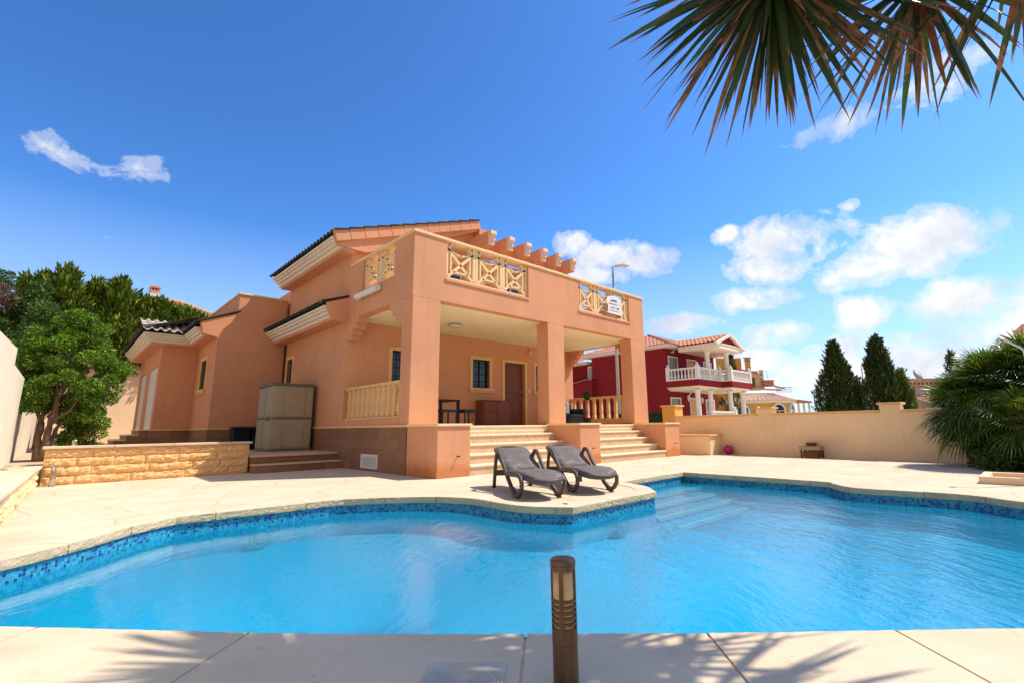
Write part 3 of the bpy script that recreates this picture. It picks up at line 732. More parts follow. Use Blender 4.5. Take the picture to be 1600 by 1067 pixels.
# front stairs
for a, b in ((6.44, 10.08), (10.94, 14.38)):
    st = MB(); nose = MB()
    for k in range(5):
        y = 8.64+.298*k; z = .212*(k+1)
        st.box(a+.001, b-.001, y, y+.298 if k < 4 else 9.9, 0, z-.045)
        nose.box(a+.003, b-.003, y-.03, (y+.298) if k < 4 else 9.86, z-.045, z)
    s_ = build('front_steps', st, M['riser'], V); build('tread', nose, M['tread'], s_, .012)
# roof: sloping tiles
def roof_plane(o, u, v, L, Wd, pitch=.24, amp=.045, row=.38, n=6, curve=.03):
    """o corner at eave, u along eave (len L), v up slope (len Wd)"""
    o, u, v = Vector(o), Vector(u).normalized(), Vector(v).normalized(); nn = u.cross(v).normalized()
    if nn.z < 0: nn = -nn
    mb = MB(); NU = max(2, int(L/pitch)*n); R = max(1, int(Wd/row))
    for r in range(R):
        base = len(mb.v)
        for (q, lift) in ((r*Wd/R-.02, curve+.012), ((r+1)*Wd/R+.02, .0)):
            for i in range(NU+1):
                a = i/n*2*pi; c = cos(a)
                hgt = amp*(c if c > 0 else c*.6)
                mb.v.append(tuple(o+u*(L*i/NU)+v*q+nn*(hgt+lift+amp)))
        for i in range(NU): mb.f.append((base+i, base+i+1, base+NU+2+i, base+NU+1+i))
        # tile butt ends
        b2 = len(mb.v)
        for i in range(NU+1): p = Vector(mb.v[base+i]); mb.v.append(tuple(p-nn*.03))
        for i in range(NU): mb.f.append((base+i, base+i+1, b2+i+1, b2+i))
    return mb
sl1 = Vector((9.96-4.88, 0, 8.22-6.40)); 
rf = roof_plane((4.88, 13.06, 6.38), (0, 1, 0), sl1, 5.6, sl1.length, .25, .05)
roof = build('roof', rf, M['tiledark'], V, solid=.02)
cr = MB()   # eave cornice in three steps
for x_, z0_, z1_ in ((5.15, 6.10, 6.19), (5.06, 6.19, 6.27), (4.98, 6.27, 6.33), (4.91, 6.33, 6.40)): cr.box(x_, X0-.003, 13.16, 18.6, z0_, z1_)
build('cornice', cr, M['cornice'], V, .01)
sf = MB(); sf.box(5.22, X0-.002, 13.14, 18.58, 6.04, 6.10); build('soffit', sf, M['plaster'], V)
# verge: pale cap tiles over a recessed band and a lower fascia
vg = MB(); Lv = sl1.length; dv = sl1.normalized(); nv = Vector((-dv.z, 0, dv.x)); npc = 12
for k in range(npc):
    a = Vector((4.92, 0, 6.40))+dv*(Lv*k/npc); b = Vector((4.92, 0, 6.40))+dv*(Lv*(k+1)/npc-.012)
    lo, hi = a-nv*.21, a+nv*.13; lo2, hi2 = b-nv*.21, b+nv*.10
    vg.prism([(lo.x, lo.z), (lo2.x, lo2.z), (hi2.x, hi2.z), (hi.x, hi.z)], 'y', 12.99, 13.12)
build('verge', vg, M['plaster'], V, .008)
vt = MB()
for k in range(npc):
    a = Vector((4.92, 12.96, 6.40))+dv*(Lv*k/npc)+nv*.13; b = a+dv*(Lv/npc+.03)-nv*.03
    vt.tube([a, b], [.028, .022], 6, flat=1)
build('verge_tile', vt, M['tiledark'], V)
vb = MB(); a = Vector((5.0, 0, 6.40)); b = a+dv*(Lv-.1)
lo, hi, lo2, hi2 = a-nv*.30, a-nv*.20, b-nv*.30, b-nv*.20
vb.prism([(5.02, 6.12), (X0+.3, 6.12), (X0+1.6, 6.60), (10.1, 8.00), (b.x, b.z), (a.x-.05, a.z-.06)], 'y', 13.09, 13.155); vb.prism([(5.7, 6.2), (X0+1.6, 6.60), (10.1, 8.00), (b.x, b.z), (5.7, 6.6)], 'y', 13.156, YB-.003)
build('verge_band', vb, M['plaster'], V)
# lower pent roof on the side wall
sl2 = Vector((X0-4.9, 0, .26))
build('pent_roof', roof_plane((4.90, 13.42, 4.42), (0, 1, 0), sl2, 5.42, sl2.length, .25, .05, .4), M['tiledark'], V, solid=.02)
cr = MB()
for x_, z0_, z1_ in ((5.15, 4.12, 4.21), (5.06, 4.21, 4.29), (4.98, 4.29, 4.36), (4.92, 4.36, 4.43)): cr.box(x_, X0-.003, 13.46, 18.88, z0_, z1_)
build('pent_cornice', cr, M['cornice'], V, .01)
mb = MB(); mb.prism([(5.13, 4.04), (X0-.002, 3.98), (X0-.002, 4.74), (4.97, 4.50), (5.0, 4.3)], 'y', YB+.002, 13.455); mb.box(5.2, X0-.004, 13.46, 18.87, 4.05, 4.12); build('pent_end', mb, M['plaster'], V)
vt = MB(); vt.tube([(4.93, 13.42, 4.55), (5.6, 13.42, 4.80)], .03, 6); build('pent_verge_tile', vt, M['tiledark'], V)
# pergola on the terrace
for k in range(6):
    x = 9.70+.835*k
    pts = [(YB-.01, 7.08), (12.18, 7.08), (12.14, 7.12), (12.14, 7.57), (YB-.01, 7.57)]
    mb = MB(); mb.prism(pts, 'x', x, x+.27); pbm = build('pergola_beam', mb, M['plaster'], V, .008)
    ns = MB(); ns.prism([(12.139, 7.09), (12.08, 7.12), (12.10, 7.20), (12.04, 7.26), (12.05, 7.36), (11.96, 7.44), (11.97, 7.57), (12.139, 7.60)], 'x', x+.01, x+.26); build('beam_end', ns, M['beamend'], pbm, .006)
B('pergola_girder', [(9.7, 14.3, 12.5, 12.75, 6.84, 7.075)], M['plaster'], .01)
B('pergola_post', [(13.95, 14.2, 12.5, 12.75, 4.51, 6.835)], M['plaster'], .01)
# left wing
YE, XE, Y2, X2 = 18.9, 3.49, 21.89, 2.35
w = MB()
w.prism([(XE, 0), (X0-.001, 0), (X0-.001, 5.70), (4.02, 5.70), (4.02, 5.02), (2.96, 4.60), (3.02, 4.42), (3.06, 4.20), (XE, 4.12)], 'y', YE, YE+.25)
wall_open(w, 'x', XE, YE+.25, Y2, 0, 4.2, [(20.1, 21.0, 2.45, 3.5)], .2)
w.box(4.02, X0+.3, YE+.25, 27, 4.0, 5.70); w.box(X2, XE+.3, Y2, Y2+.01, 0, 4.15); w.box(XE+.25, X0+.2, YE+.3, 27.8, 0, 4.2)
wall_open(w, 'x', X2, Y2+.01, 28, 0, 4.15, [(22.35, 24.6, 1.1, 3.4), (25.5, 27.3, 1.1, 3.4)], .12)
w.box(X2+.15, X0, Y2+.3, 28, 0, 4.1)
build('wing_wall', w, M['plaster'], V)
window(V, 'x', XE, 19.98, 21.12, 2.29, 3.62, 1, .12, True, False)
c = MB(); c.box(3.98, X0-.003, YE-.04, YE+.22, 5.70, 5.76); c.box(3.98, 4.2, YE+.222, 27, 5.70, 5.76); build('wing_parapet_cap', c, M['trimpale'], V, .01)
B('wing_plinth', [(XE-.02, X0-.05, YE-.02, YE-.001, 0, 1.05), (XE-.02, XE-.001, YE, Y2-.022, 0, 1.05), (X2-.02, XE-.021, Y2-.02, Y2-.001, 0, 1.05), (X2-.02, X2-.001, Y2, 22.34, 0, 1.05)], M['plinth'], 0)
B('wing_moulding', [(XE-.045, X0-.05, YE-.045, YE-.001, 1.05, 1.10), (XE-.045, XE-.001, YE, Y2-.047, 1.05, 1.10), (X2-.045, XE-.046, Y2-.045, Y2-.001, 1.05, 1.10), (X2-.045, X2-.001, Y2, 22.34, 1.05, 1.10)], M['trim'], .008)
for a, b in ((22.35, 24.6), (25.5, 27.3)):
    f = MB(); n = 2; m_ = (a+b)/2
    for p, q in ((a+.02, m_-.01), (m_+.01, b-.02)):
        f.box(X2+.03, X2+.08, p, p+.09, 1.1, 3.38).box(X2+.03, X2+.08, q-.09, q, 1.1, 3.38).box(X2+.03, X2+.08, p+.09, q-.09, 3.28, 3.38).box(X2+.03, X2+.08, p+.09, q-.09, 1.1, 1.25)
        z = 1.27
        while z < 3.26: f.box(X2+.04, X2+.07, p+.09, q-.09, z, z+.045); z += .058
    build('louvred_door', f, M['white'], V)
# wing roofs
def cornice(mb, x0, x1, y0, y1, z, dirs):
    for e_, z0_, z1_ in ((.42, 0, .09), (.50, .09, .17), (.57, .17, .24), (.63, .24, .30)):
        mb.box(x0-(e_ if 'l' in dirs else 0), x1, y0-(e_ if 'f' in dirs else 0), y1, z+z0_, z+z1_)
cr = MB(); cornice(cr, XE, XE+.02, YE+.26, Y2-.64, 4.14, 'l'); cornice(cr, X2, XE+.02, Y2, 28, 4.14, 'lf'); build('wing_cornice', cr, M['cornice'], V, .01)
cr = MB(); cr.box(XE-.36, XE, YE+.25, Y2, 4.09, 4.139); cr.box(X2-.36, XE, Y2-.36, 28, 4.085, 4.138); build('wing_soffit', cr, M['plaster'], V)
sw = Vector((4.02-2.86, 0, .50))
build('wing_roof', roof_plane((2.86, YE+.02, 4.46), (0, 1, 0), sw, 3.0, sw.length, .25, .05), M['tiledark'], V, solid=.02)
vt = MB()
for k in range(4):
    a = Vector((2.9, YE-.02, 4.60))+sw*(k/4); vt.tube([a, a+sw*.26], [.04, .03], 6)
build('wing_verge_tile', vt, M['tiledark'], V)
s3 = Vector((0, 1.6, .62)); hp = roof_plane((1.68, Y2-.66, 4.46), (1, 0, 0), s3, 1.75, s3.length, .25, .06)
build('hip_roof', hp, M['tilewhite'], V, solid=.02)
s3 = Vector((1.6, 0, .62)); build('hip_roof_side', roof_plane((1.68, Y2-.6, 4.46), (0, 1, 0), s3, 6.7, s3.length, .25, .05), M['tiledark'], V, solid=.02)
vt = MB(); vt.tube([(1.68, Y2-.66, 4.60), (3.3, Y2+.95, 5.22)], .07, 8); vt.tube([(1.66, Y2-.64, 4.53), (1.66, 28, 4.53)], .04, 6); build('ridge_tile', vt, M['tiledark'], V)
st = MB(); nz_ = MB()
for k in range(4):
    z = .42+.17*(4-k); x_ = X2-.30-.33*k
    st.box(x_, x_+.33 if k else X2-.022, Y2+.35, 24.7, .40, z-.04); nz_.box(x_-.03, x_+.33 if k else X2-.022, Y2+.32, 24.72, z-.04, z)
s_ = build('side_door_steps', st, M['plinth'], V); build('tread', nz_, M['tread'], s_, .01)
# camera box under the porch
# ------------------------------------------------------------------ raised yard behind the stone planter
ZG = .40
g = MB(); g.box(-.66, X0-.03, 13.85, 30.9, .02, ZG); build('raised_yard', g, M['dirt'], kind='structure', label='raised sandy yard left of the villa')
st = MB(); nz_ = MB()
st.box(3.46, X0-.025, 13.16, 13.86, 0, .17); nz_.box(3.44, X0-.024, 13.12, 13.5, .17, .21)
st.box(3.46, X0-.025, 13.50, 13.86, .21, .36); nz_.box(3.44, X0-.024, 13.46, 15.9, .36, .415)
s_ = build('garden_steps', st, M['plinth'], bevel=.004, label='two wide brown garden steps up to the grey storage shed', cat='steps'); build('tread', nz_, M['riser'], s_, .012)

def split_wall(name, p0, p1, thick, z0, z1, courses, m, capm, capz, label, cat, cap_over=.05, ends=True, seed=1, bw=(.5, .95)):
    """hewn block wall from p0 to p1, rough face to the right of the direction p0->p1"""
    rnd = random.Random(seed); a = Vector((p0[0], p0[1], 0)); b = Vector((p1[0], p1[1], 0)); u = (b-a).normalized(); n = Vector((u.y, -u.x, 0)); L = (b-a).length
    root = thing(name, (p0[0], p0[1], z0), label, cat)
    core = MB(); h = (z1-z0)/courses
    core.prism([tuple((a+n*-.02).xy), tuple((b+n*-.02).xy), tuple((b-n*thick).xy), tuple((a-n*thick).xy)], 'z', z0, z1); build('core', core, m, root)
    fm = MB()
    for c in range(courses):
        s = -rnd.uniform(0, .3); zz0 = z0+h*c+.003; zz1 = z0+h*(c+1)-.003
        while s < L:
            w = rnd.uniform(*bw); s0 = max(0, s+.003); s1 = min(L, s+w-.003); s += w
            if s1-s0 < .05: continue
            nx = max(3, int((s1-s0)/.045)); nzz = 5; base = len(fm.v); tilt = rnd.uniform(-.01, .015)
            for i in range(nx+1):
                for j in range(nzz+1):
                    e = min(i, nx-i, j, nzz-j); d = 0 if e == 0 else (.016 + rnd.uniform(-.014, .022) + tilt*(j/nzz) + (.012 if e > 1 else 0))
                    p = a+u*(s0+(s1-s0)*i/nx)+n*d; fm.v.append((p.x, p.y, zz0+(zz1-zz0)*j/nzz))
            for i in range(nx):
                for j in range(nzz): q = base+i*(nzz+1)+j; fm.f.append((q, q+nzz+1, q+nzz+2, q+1))
    build('stone_face', fm, m, root)
    cp = MB(); s = 0; k = 0
    while s < L:
        w = min(rnd.uniform(.9, 1.1), L-s); o1, o2 = a+u*(s+.004), a+u*(s+w-.004)
        if s == 0: o1 = o1-u*cap_over
        if s+w >= L-.01: o2 = o2+u*cap_over
        cp.prism([tuple((o1+n*(cap_over+.02)).xy), tuple((o2+n*(cap_over+.02)).xy), tuple((o2-n*(thick+.03)).xy), tuple((o1-n*(thick+.03)).xy)], 'z', z1, z1+capz); s += w
    build('cap', cp, capm, root, .008)
    return root
pl = split_wall('stone_planter', (-.14, 13.60), (3.42, 13.56), .28, 0, .70, 4, M['split'], M['slab'], .05, 'long honey sandstone retaining wall with pale cap below the shrub tree', 'retaining wall', seed=4)
split_wall('garden_kerb', (-.40, 7.0), (-.21, 13.5), .42, 0, .34, 3, M['split2'], M['slab'], .05, 'low pale stone kerb running along the left edge of the pool deck', 'kerb', seed=8)
# planter side bed (soil) and stones
g = MB(); g.face([(-.74, 2, .30), (-.30, 2, .30), (-.30, 13.8, .34), (-.74, 13.8, .34)]); build('planting_bed', g, M['dirt'], kind='structure', label='narrow bed of dry soil under the left wall')
def rock(name, c, s, m, label, cat, seed, group=None):
    rnd = random.Random(seed); bm = bmesh.new(); bmesh.ops.create_icosphere(bm, subdivisions=3, radius=1)
    from mathutils import noise
    for v in bm.verts: v.co = Vector((v.co.x*s[0], v.co.y*s[1], v.co.z*s[2]))*(1+.35*noise.noise(v.co*1.4+Vector((seed, 0, 0))))
    me = bpy.data.meshes.new(name); bm.to_mesh(me); bm.free(); me.materials.append(m); o = bpy.data.objects.new(name, me); COL.objects.link(o); o.location = c
    return tag(o, label, cat, group)
rock('rock', (-.50, 12.6, .36), (.17, .26, .09), M['dirt'], 'brown rock on the bed between pale kerb and white wall', 'rock', 3)

# walls of the plot
def wall_thing(name, polys, m, label, cat, cap=None, loc=(0,0,0)):
    root = thing(name, loc, label, cat); mb = MB()
    for pts, ax, a0, a1 in polys: mb.prism(pts, ax, a0, a1)
    build('wall', mb, m, root, .01)
    if cap:
        c = MB()
        for bx in cap: c.box(*bx)
        build('cap', c, M['trim'], root, .01)
    return root
wall_thing('garden_wall', [([(1.0, 0), (11.7, 0), (11.7, 2.40), (8.0, 2.2), (1.0, 1.9)], 'x', -.90, -.66)], M['whitewall'], 'tall white plastered wall closing the garden at the left edge', 'wall', loc=(-.7, 8, 0))
wall_thing('garden_wall', [([(11.71, 0), (31, 0), (31, 2.35), (11.71, 2.15)], 'x', -.90, -.67)], M['whitewall'], 'lower white wall running back behind the leafy shrub tree', 'wall', loc=(-.7, 20, 0))
wall_thing('retaining_wall', [([(-3, 0), (9, 0), (9, 4.75), (-3, 4.75)], 'y', 31, 31.3)], M['cream'], 'high beige retaining wall below the conifer hedge at the back', 'wall', loc=(2, 31, 0))
g = MB(); g.box(-40, 14, 31.3, 75, .0, 4.6); build('hill_terrace', g, M['dirt'], kind='structure', label='higher ground behind the retaining wall')
# right boundary wall, runs from the yellow pillar toward the fan palm
def rwall():
    a = Vector((17.02, 9.7)); b = Vector((16.45, 1.6)); b = a+(b-a)*1.75; u = (b-a).normalized(); n = Vector((u.y, -u.x)); n = -n if n.x < 0 else n
    root = thing('boundary_wall', (a.x, a.y, 0), 'long beige boundary wall with ochre cap behind the far side of the pool', 'wall')
    L = (b-a).length
    def blk(mb, s0, s1, w0, w1, z0, z1):
        P = [a+u*s0+n*w0, a+u*s1+n*w0, a+u*s1+n*w1, a+u*s0+n*w1]; mb.prism([tuple(p) for p in P], 'z', z0, z1)
    mb = MB(); blk(mb, 0, L, 0, .2, -.02, 1.29); build('wall', mb, M['cream'], root, .008)
    c = MB(); s = 0
    piers = [(3.18, .44), (6.62, .47), (10.4, .44)]
    marks = [0]
    for p_, w_ in piers: marks += [p_, p_+w_]
    marks.append(L)
    for i in range(0, len(marks), 2): blk(c, marks[i]+(.002 if i else 0), marks[i+1]-.002, -.035, .235, 1.29, 1.355)
    build('cap', c, M['trim'], root, .01)
    for p_, w_ in piers:
        mb = MB(); blk(mb, p_, p_+w_, -.006, .40, -.02, 1.50); pr = build('pier', mb, M['cream'], root, .008)
        mb = MB(); blk(mb, p_-.05, p_+w_+.05, -.05, .45, 1.50, 1.555); build('pier_cap', mb, M['trim'], pr, .01)
    return root
rwall()
root = thing('garden_pillar', (17.4, 10.05, 0), 'square yellow pillar between the villa and the red house', 'pillar')
mb = MB(); mb.box(17.05, 17.66, 9.75, 10.3, 0, 1.72); build('shaft', mb, M['yellow'], root, .01); mb = MB(); mb.box(17.0, 17.71, 9.7, 10.35, 1.72, 1.78); build('cap', mb, M['trim'], root, .01)
root = thing('barbecue_plinth', (16.5, 8.4, 0), 'low beige plastered block with ochre top in the wall corner', 'plinth')
mb = MB(); mb.box(15.95, 16.93, 7.88, 9.4, 0, .62); build('block', mb, M['cream'], root, .01); mb = MB(); mb.box(15.9, 16.95, 7.83, 9.45, .62, .68); build('top', mb, M['trim'], root, .01)
root = thing('wooden_stand', (16.72, 8.66, .68), 'small pale wooden stand leaning on the low beige block', 'stand')
mb = MB(); mb.beam((16.6, 8.73, .685), (16.78, 8.71, 1.02), .03, .02); mb.beam((16.6, 8.53, .685), (16.78, 8.55, 1.02), .03, .02); mb.beam((16.73, 8.56, .92), (16.73, 8.70, .92), .03, .02); build('frame', mb, M['trimpale'], root)
fn = thing('screen_fence', (17.3, 11.5, 0), 'dark green screen fence beyond the yellow pillar', 'fence')
mb = MB(); mb.box(17.2, 17.23, 10.36, 13.5, 0, 1.52); build('screen', mb, M['green'], fn)
mb = MB()
for y in (10.4, 11.9, 13.4): mb.tube([(17.26, y, 0), (17.26, y, 1.55)], .02, 6)
build('post', mb, M['shedtrim'], fn)
# ball
def sphere(name, c, r, m, **k):
    bm = bmesh.new(); bmesh.ops.create_uvsphere(bm, u_segments=28, v_segments=18, radius=r)
    me = bpy.data.meshes.new(name); bm.to_mesh(me); bm.free(); me.materials.append(m); me.polygons.foreach_set('use_smooth', [True]*len(me.polygons))
    o = bpy.data.objects.new(name, me); COL.objects.link(o); o.location = c; return tag(o, **k)
sphere('ball', (16.62, 7.56, .165), .165, M['pink'], label='pink rubber ball on the paving in front of the beige wall', cat='ball')
# little bench / grill stand by the wall
root = thing('garden_bench', (16.35, 4.85, 0), 'small low bench with grey seat and wooden block, against the beige wall', 'bench')
mb = MB(); mb.box(16.10, 16.55, 4.60, 5.16, .24, .34); build('seat', mb, M['shed'], root, .01)
for y in (4.62, 5.10):
    for x in (16.13, 16.49): mb = MB(); mb.box(x, x+.04, y, y+.04, 0, .24); build('leg', mb, M['palmbark'], root, .004)
mb = MB(); mb.box(16.38, 16.5, 4.78, 5.03, .34, .41); mb.box(16.36, 16.52, 4.76, 5.05, .41, .44); build('wooden_block', mb, M['chest'], root, .006)
mb = MB(); mb.box(16.18, 16.5, 4.67, 5.09, .04, .19); build('shelf', mb, M['chest'], root, .006)

# ------------------------------------------------------------------ shed, bin
S0 = (4.36, 5.46, 15.25, 16.75)
root = thing('storage_shed', (4.9, 16.0, .415), 'grey-green resin garden storage shed on the raised step beside the wall', 'shed')
x0, x1, y0, y1 = S0; zb = .415
mb = MB(); mb.box(x0-.02, x1+.02, y0-.02, y1+.02, zb, zb+.06); mb.box(x0-.012, x1+.012, y0-.012, y1+.012, 1.33, 1.375); build('base', mb, M['shedtrim'], root, .008)
body = MB(); body.box(x0, x1, y0, y1, zb+.06, 1.33).box(x0, x1, y0, y1, 1.375, 2.30); 
build('body', body, M['shed'], root, .02)
pn = MB()
for z0_, z1_ in ((zb+.10, 1.30), (1.41, 2.24)):
    pn.box(x0+.04, x0+.26, y0-.012, y0-.001, z0_, z1_); pn.box(x0+.30, x1-.24, y0-.016, y0-.001, z0_, z1_); pn.box(x1-.20, x1-.04, y0-.012, y0-.001, z0_, z1_)
    pn.box(x0-.014, x0-.001, y0+.06, (y0+y1)/2-.03, z0_, z1_); pn.box(x0-.014, x0-.001, (y0+y1)/2+.03, y1-.06, z0_, z1_)
build('panel', pn, M['shed'], root, .01)
ld = MB(); n = 8
pts = [(y0-.04, 2.30)]+[(y0-.04+(y1-y0+.08)*i/n, 2.33+.10*sin(pi*i/n)) for i in range(n+1)]+[(y1+.04, 2.30)]
ld.prism(pts, 'x', x0-.04, x1+.04); build('lid', ld, M['shedtrim'], root, .01)
hb = MB(); hb.box(x0-.05, x0-.015, 15.6, 15.7, 1.27, 1.39); build('latch', hb, M['shedtrim'], root, .006)
root = thing('waste_bin', (4.35, 18.2, ZG), 'dark plastic waste bin in the corner beyond the storage shed', 'bin')
mb = MB(); mb.lathe([(.30, 0), (.36, .62), (.38, .64)], (4.3, 18.3, ZG), 4, pi/4); mb.lathe([(.30, 0), (.36, .62), (.38, .64)], (4.85, 18.35, ZG), 4, pi/4); build('tub', mb, M['bin'], root, .02)
mb = MB(); mb.lathe([(.40, 0), (.40, .05), (.30, .10)], (4.3, 18.3, ZG+.645), 4, pi/4); mb.lathe([(.40, 0), (.40, .05), (.30, .10)], (4.85, 18.35, ZG+.645), 4, pi/4); build('lid', mb, M['bin'], root, .015)

# vent, lamps, camera
root = thing('wall_vent', (X0-.03, 11.55, .2), 'white slatted vent low on the brown plinth', 'vent')
mb = MB(); mb.box(X0-.045, X0-.022, 11.12, 12.02, .06, .10).box(X0-.045, X0-.022, 11.12, 12.02, .36, .40).box(X0-.045, X0-.022, 11.12, 11.16, .10, .36).box(X0-.045, X0-.022, 11.98, 12.02, .10, .36); build('frame', mb, M['white'], root, .004)
mb = MB()
for k in range(6): z = .105+.044*k; mb.prism([(X0-.045, z), (X0-.024, z+.02), (X0-.024, z+.034), (X0-.045, z+.026)], 'y', 11.16, 11.98)
build('slat', mb, M['white'], root)
def ceil_lamp(x, y, lab):
    root = thing('ceiling_lamp', (x, y, ZC), lab, 'ceiling lamp')
    mb = MB(); mb.lathe([(.21, -.005), (.24, -.02), (.24, -.045), (.20, -.05)], (x, y, ZC), 6); build('rim', mb, M['lampgrey'], root, .005)
    mb = MB(); mb.lathe([(.195, -.045), (.17, -.10), (.10, -.125)], (x, y, ZC), 6); build('shade', mb, M['lampglass'], root, .005)
ceil_lamp(8.23, 11.85, 'hexagonal glass lamp on the porch ceiling')
root = thing('wall_lamp', (5.5, 12.0, 4.6), 'white tube lamp fixed under the side lattice panel', 'wall lamp')
mb = MB(); mb.tube([(5.48, 11.36, 4.58), (5.48, 12.62, 4.58)], .085, 12); build('tube', mb, M['white'], root, smooth=False)
mb = MB(); mb.box(5.52, X0-.002, 11.45, 11.6, 4.54, 4.62).box(5.52, X0-.002, 12.4, 12.55, 4.54, 4.62); build('bracket', mb, M['black'], root)
root = thing('security_camera', (12.95, 13.2, 3.85), 'small round lamp high on the porch back wall above the front door', 'wall light')
mb = MB(); mb.lathe([(.03, 0), (.085, .04), (.09, .10), (.05, .14)], (0, 0, 0), 12).xf(Matrix.Translation((12.75, YB-.002, 3.85)) @ Matrix.Rotation(pi/2, 4, 'X')); build('shade', mb, M['trim'], root, smooth=True)

# agent's board tied to the right lattice
root = thing('agents_board', (13.3, 9.7, 4.9), 'white estate agent board tied to the right lattice panel', 'sign')
mb = MB(); arc = [(13.02, 4.82), (13.88, 4.80), (13.88, 5.28)]+[(13.45+.43*cos(a*pi/8), 5.30+.16*sin(a*pi/8)) for a in range(1, 8)]+[(13.02, 5.28)]
for s_ in (1,): mb.prism(arc, 'y', YF-.05, YF-.038)
build('board', mb, M['white'], root)
pur = simple('board_purple', (.10, .07, .20, 1), .6, .05, 5, 0)
mb = MB()
for a in range(6):
    t0, t1 = radians(62+a*11), radians(62+(a+1)*11)
    mb.prism([(13.45+.33*cos(t0), 5.10+.22*sin(t0)), (13.45+.33*cos(t1), 5.10+.22*sin(t1)), (13.45+.30*cos(t1), 5.07+.20*sin(t1)), (13.45+.30*cos(t0), 5.07+.20*sin(t0))], 'y', YF-.056, YF-.0505)
mb.box(13.02, 13.07, YF-.056, YF-.0505, 4.85, 5.12)
rnd = random.Random(5)
for zl, h_, xa, xb in ((5.13, .055, 13.17, 13.76), (5.00, .05, 13.15, 13.44), (5.00, .05, 13.50, 13.80), (4.91, .022, 13.17, 13.76)):
    x = xa
    while x < xb:   # illegible small lettering: letter strokes
        w_ = rnd.uniform(.018, .034)*(h_/.05)
        k = rnd.random()
        if k < .86:
            mb.box(x, x+.009, YF-.056, YF-.0505, zl, zl+h_)
            if k > .3: mb.box(x+w_-.009, x+w_, YF-.056, YF-.0505, zl, zl+h_*rnd.choice((.6, 1)))
            mb.box(x+.0095, x+w_-.0095 if w_ > .02 else x+.012, YF-.056, YF-.0505, zl+h_*.42, zl+h_*.60)
        x += w_+.013
build('lettering', mb, pur, root)
mb = MB(); mb.box(13.84, 13.90, YF-.036, YF-.012, 4.62, 5.30); build('batten', mb, M['white'], root)

# porch furniture
def table_like(name, x0, x1, y0, y1, z0, h, leg, m, label, cat, top=.045):
    root = thing(name, ((x0+x1)/2, (y0+y1)/2, z0), label, cat)
    mb = MB(); mb.box(x0, x1, y0, y1, z0+h-top, z0+h); build('top', mb, m, root, .006)
    for x in (x0+.01, x1-.01-leg):
        for y in (y0+.01, y1-.01-leg): mb = MB(); mb.box(x, x+leg, y, y+leg, z0, z0+h-top); build('leg', mb, m, root, .004)
    return root
table_like('porch_table', 7.15, 8.36, 11.7, 12.7, ZP, .76, .07, M['black'], 'black table on the porch left of the front steps', 'table')
table_like('stool', 8.05, 8.52, 11.05, 11.5, ZP, .46, .035, M['black'], 'black stool in front of the right end of the porch table', 'stool', .09)
table_like('stool', 7.25, 7.75, 10.95, 11.4, ZP, .44, .035, M['black'], 'black stool at the left end of the porch table, half behind the column', 'stool', .06)
root = thing('candle_jar', (7.8, 12.2, ZP+.76), 'dark jar standing on the black porch table', 'jar')
mb = MB(); mb.lathe([(.06, 0), (.075, .05), (.07, .14), (.05, .17)], (7.72, 12.1, ZP+.76), 14); build('body', mb, M['shedtrim'], root, smooth=True)
root = thing('chest_of_drawers', (10.7, 13.1, ZP), 'reddish wooden two-door chest left of the front door', 'cabinet')
x0, x1, y0, y1, z0 = 10.18, 11.36, 12.92, 13.35, ZP
mb = MB(); mb.box(x0, x1, y0, y1, z0+.04, z0+.84); build('carcass', mb, M['chest'], root, .006)
mb = MB(); mb.box(x0-.02, x1+.02, y0-.03, y1, z0+.841, z0+.87); build('top', mb, M['chest'], root, .006)
for k in range(2):
    for j in range(2):
        mb = MB(); a = x0+.03+k*.57; mb.box(a, a+.53, y0-.018, y0-.001, z0+.07+j*.39, z0+.07+j*.39+.36); mb.box(a+.05, a+.48, y0-.024, y0-.019, z0+.12+j*.39, z0+.38+j*.39); dr_ = build('drawer_front', mb, M['chest'], root, .006)
        mb = MB(); mb.lathe([(.006, 0), (.014, .012), (.008, .02)], n=8).xf(Matrix.Translation((a+.265, y0-.02, z0+.25+j*.39)) @ Matrix.Rotation(pi/2, 4, 'X')); build('knob', mb, M['black'], dr_)
# right of the middle column: black rattan chair, cushion, side table and a potted plant
root = thing('armchair', (14.0, 12.6, ZP), 'black armchair with a grey cushion behind the middle column', 'armchair')
mb = MB(); mb.box(13.45, 14.5, 12.15, 12.95, ZP+.05, ZP+.40); build('seat', mb, M['black'], root, .03)
mb = MB(); mb.box(13.45, 14.5, 12.80, 12.97, ZP+.40, ZP+.82); build('backrest', mb, M['black'], root, .03)
mb = MB(); mb.box(14.38, 14.52, 12.13, 12.79, ZP+.40, ZP+.62); build('armrest', mb, M['black'], root, .02)
mb = MB(); mb.box(13.5, 14.2, 12.62, 12.79, ZP+.42, ZP+.86); build('cushion', mb, M['lampgrey'], root, .05, seg=3)
table_like('side_table', 13.9, 14.62, 12.98, 13.34, ZP, .86, .04, M['chest'], 'narrow wooden side table against the porch back wall', 'table', .035)
def leaf_quads(P, D, Nn, L, Wd, mb_v, mb_f, bend=0.0, taper=.5):
    """P base points, D unit directions, Nn normals (n,3); appends 4-point leaves (diamond)"""
    Sd = np.cross(D, Nn); Sd /= np.linalg.norm(Sd, axis=1)[:, None]+1e-9
    L = L[:, None]; Wd = Wd[:, None]
    a = P; b = P+D*L*.5+Sd*Wd*.5; c = P+D*L; d = P+D*L*.5-Sd*Wd*.5
    if bend: c = c+Nn*L*bend; 
    V_ = np.stack([a, b, c, d], 1).reshape(-1, 3)
    base = sum(len(x) for x in mb_v); n = len(P)
    mb_v.append(V_); idx = base+np.arange(n*4).reshape(n, 4); mb_f.append(idx)
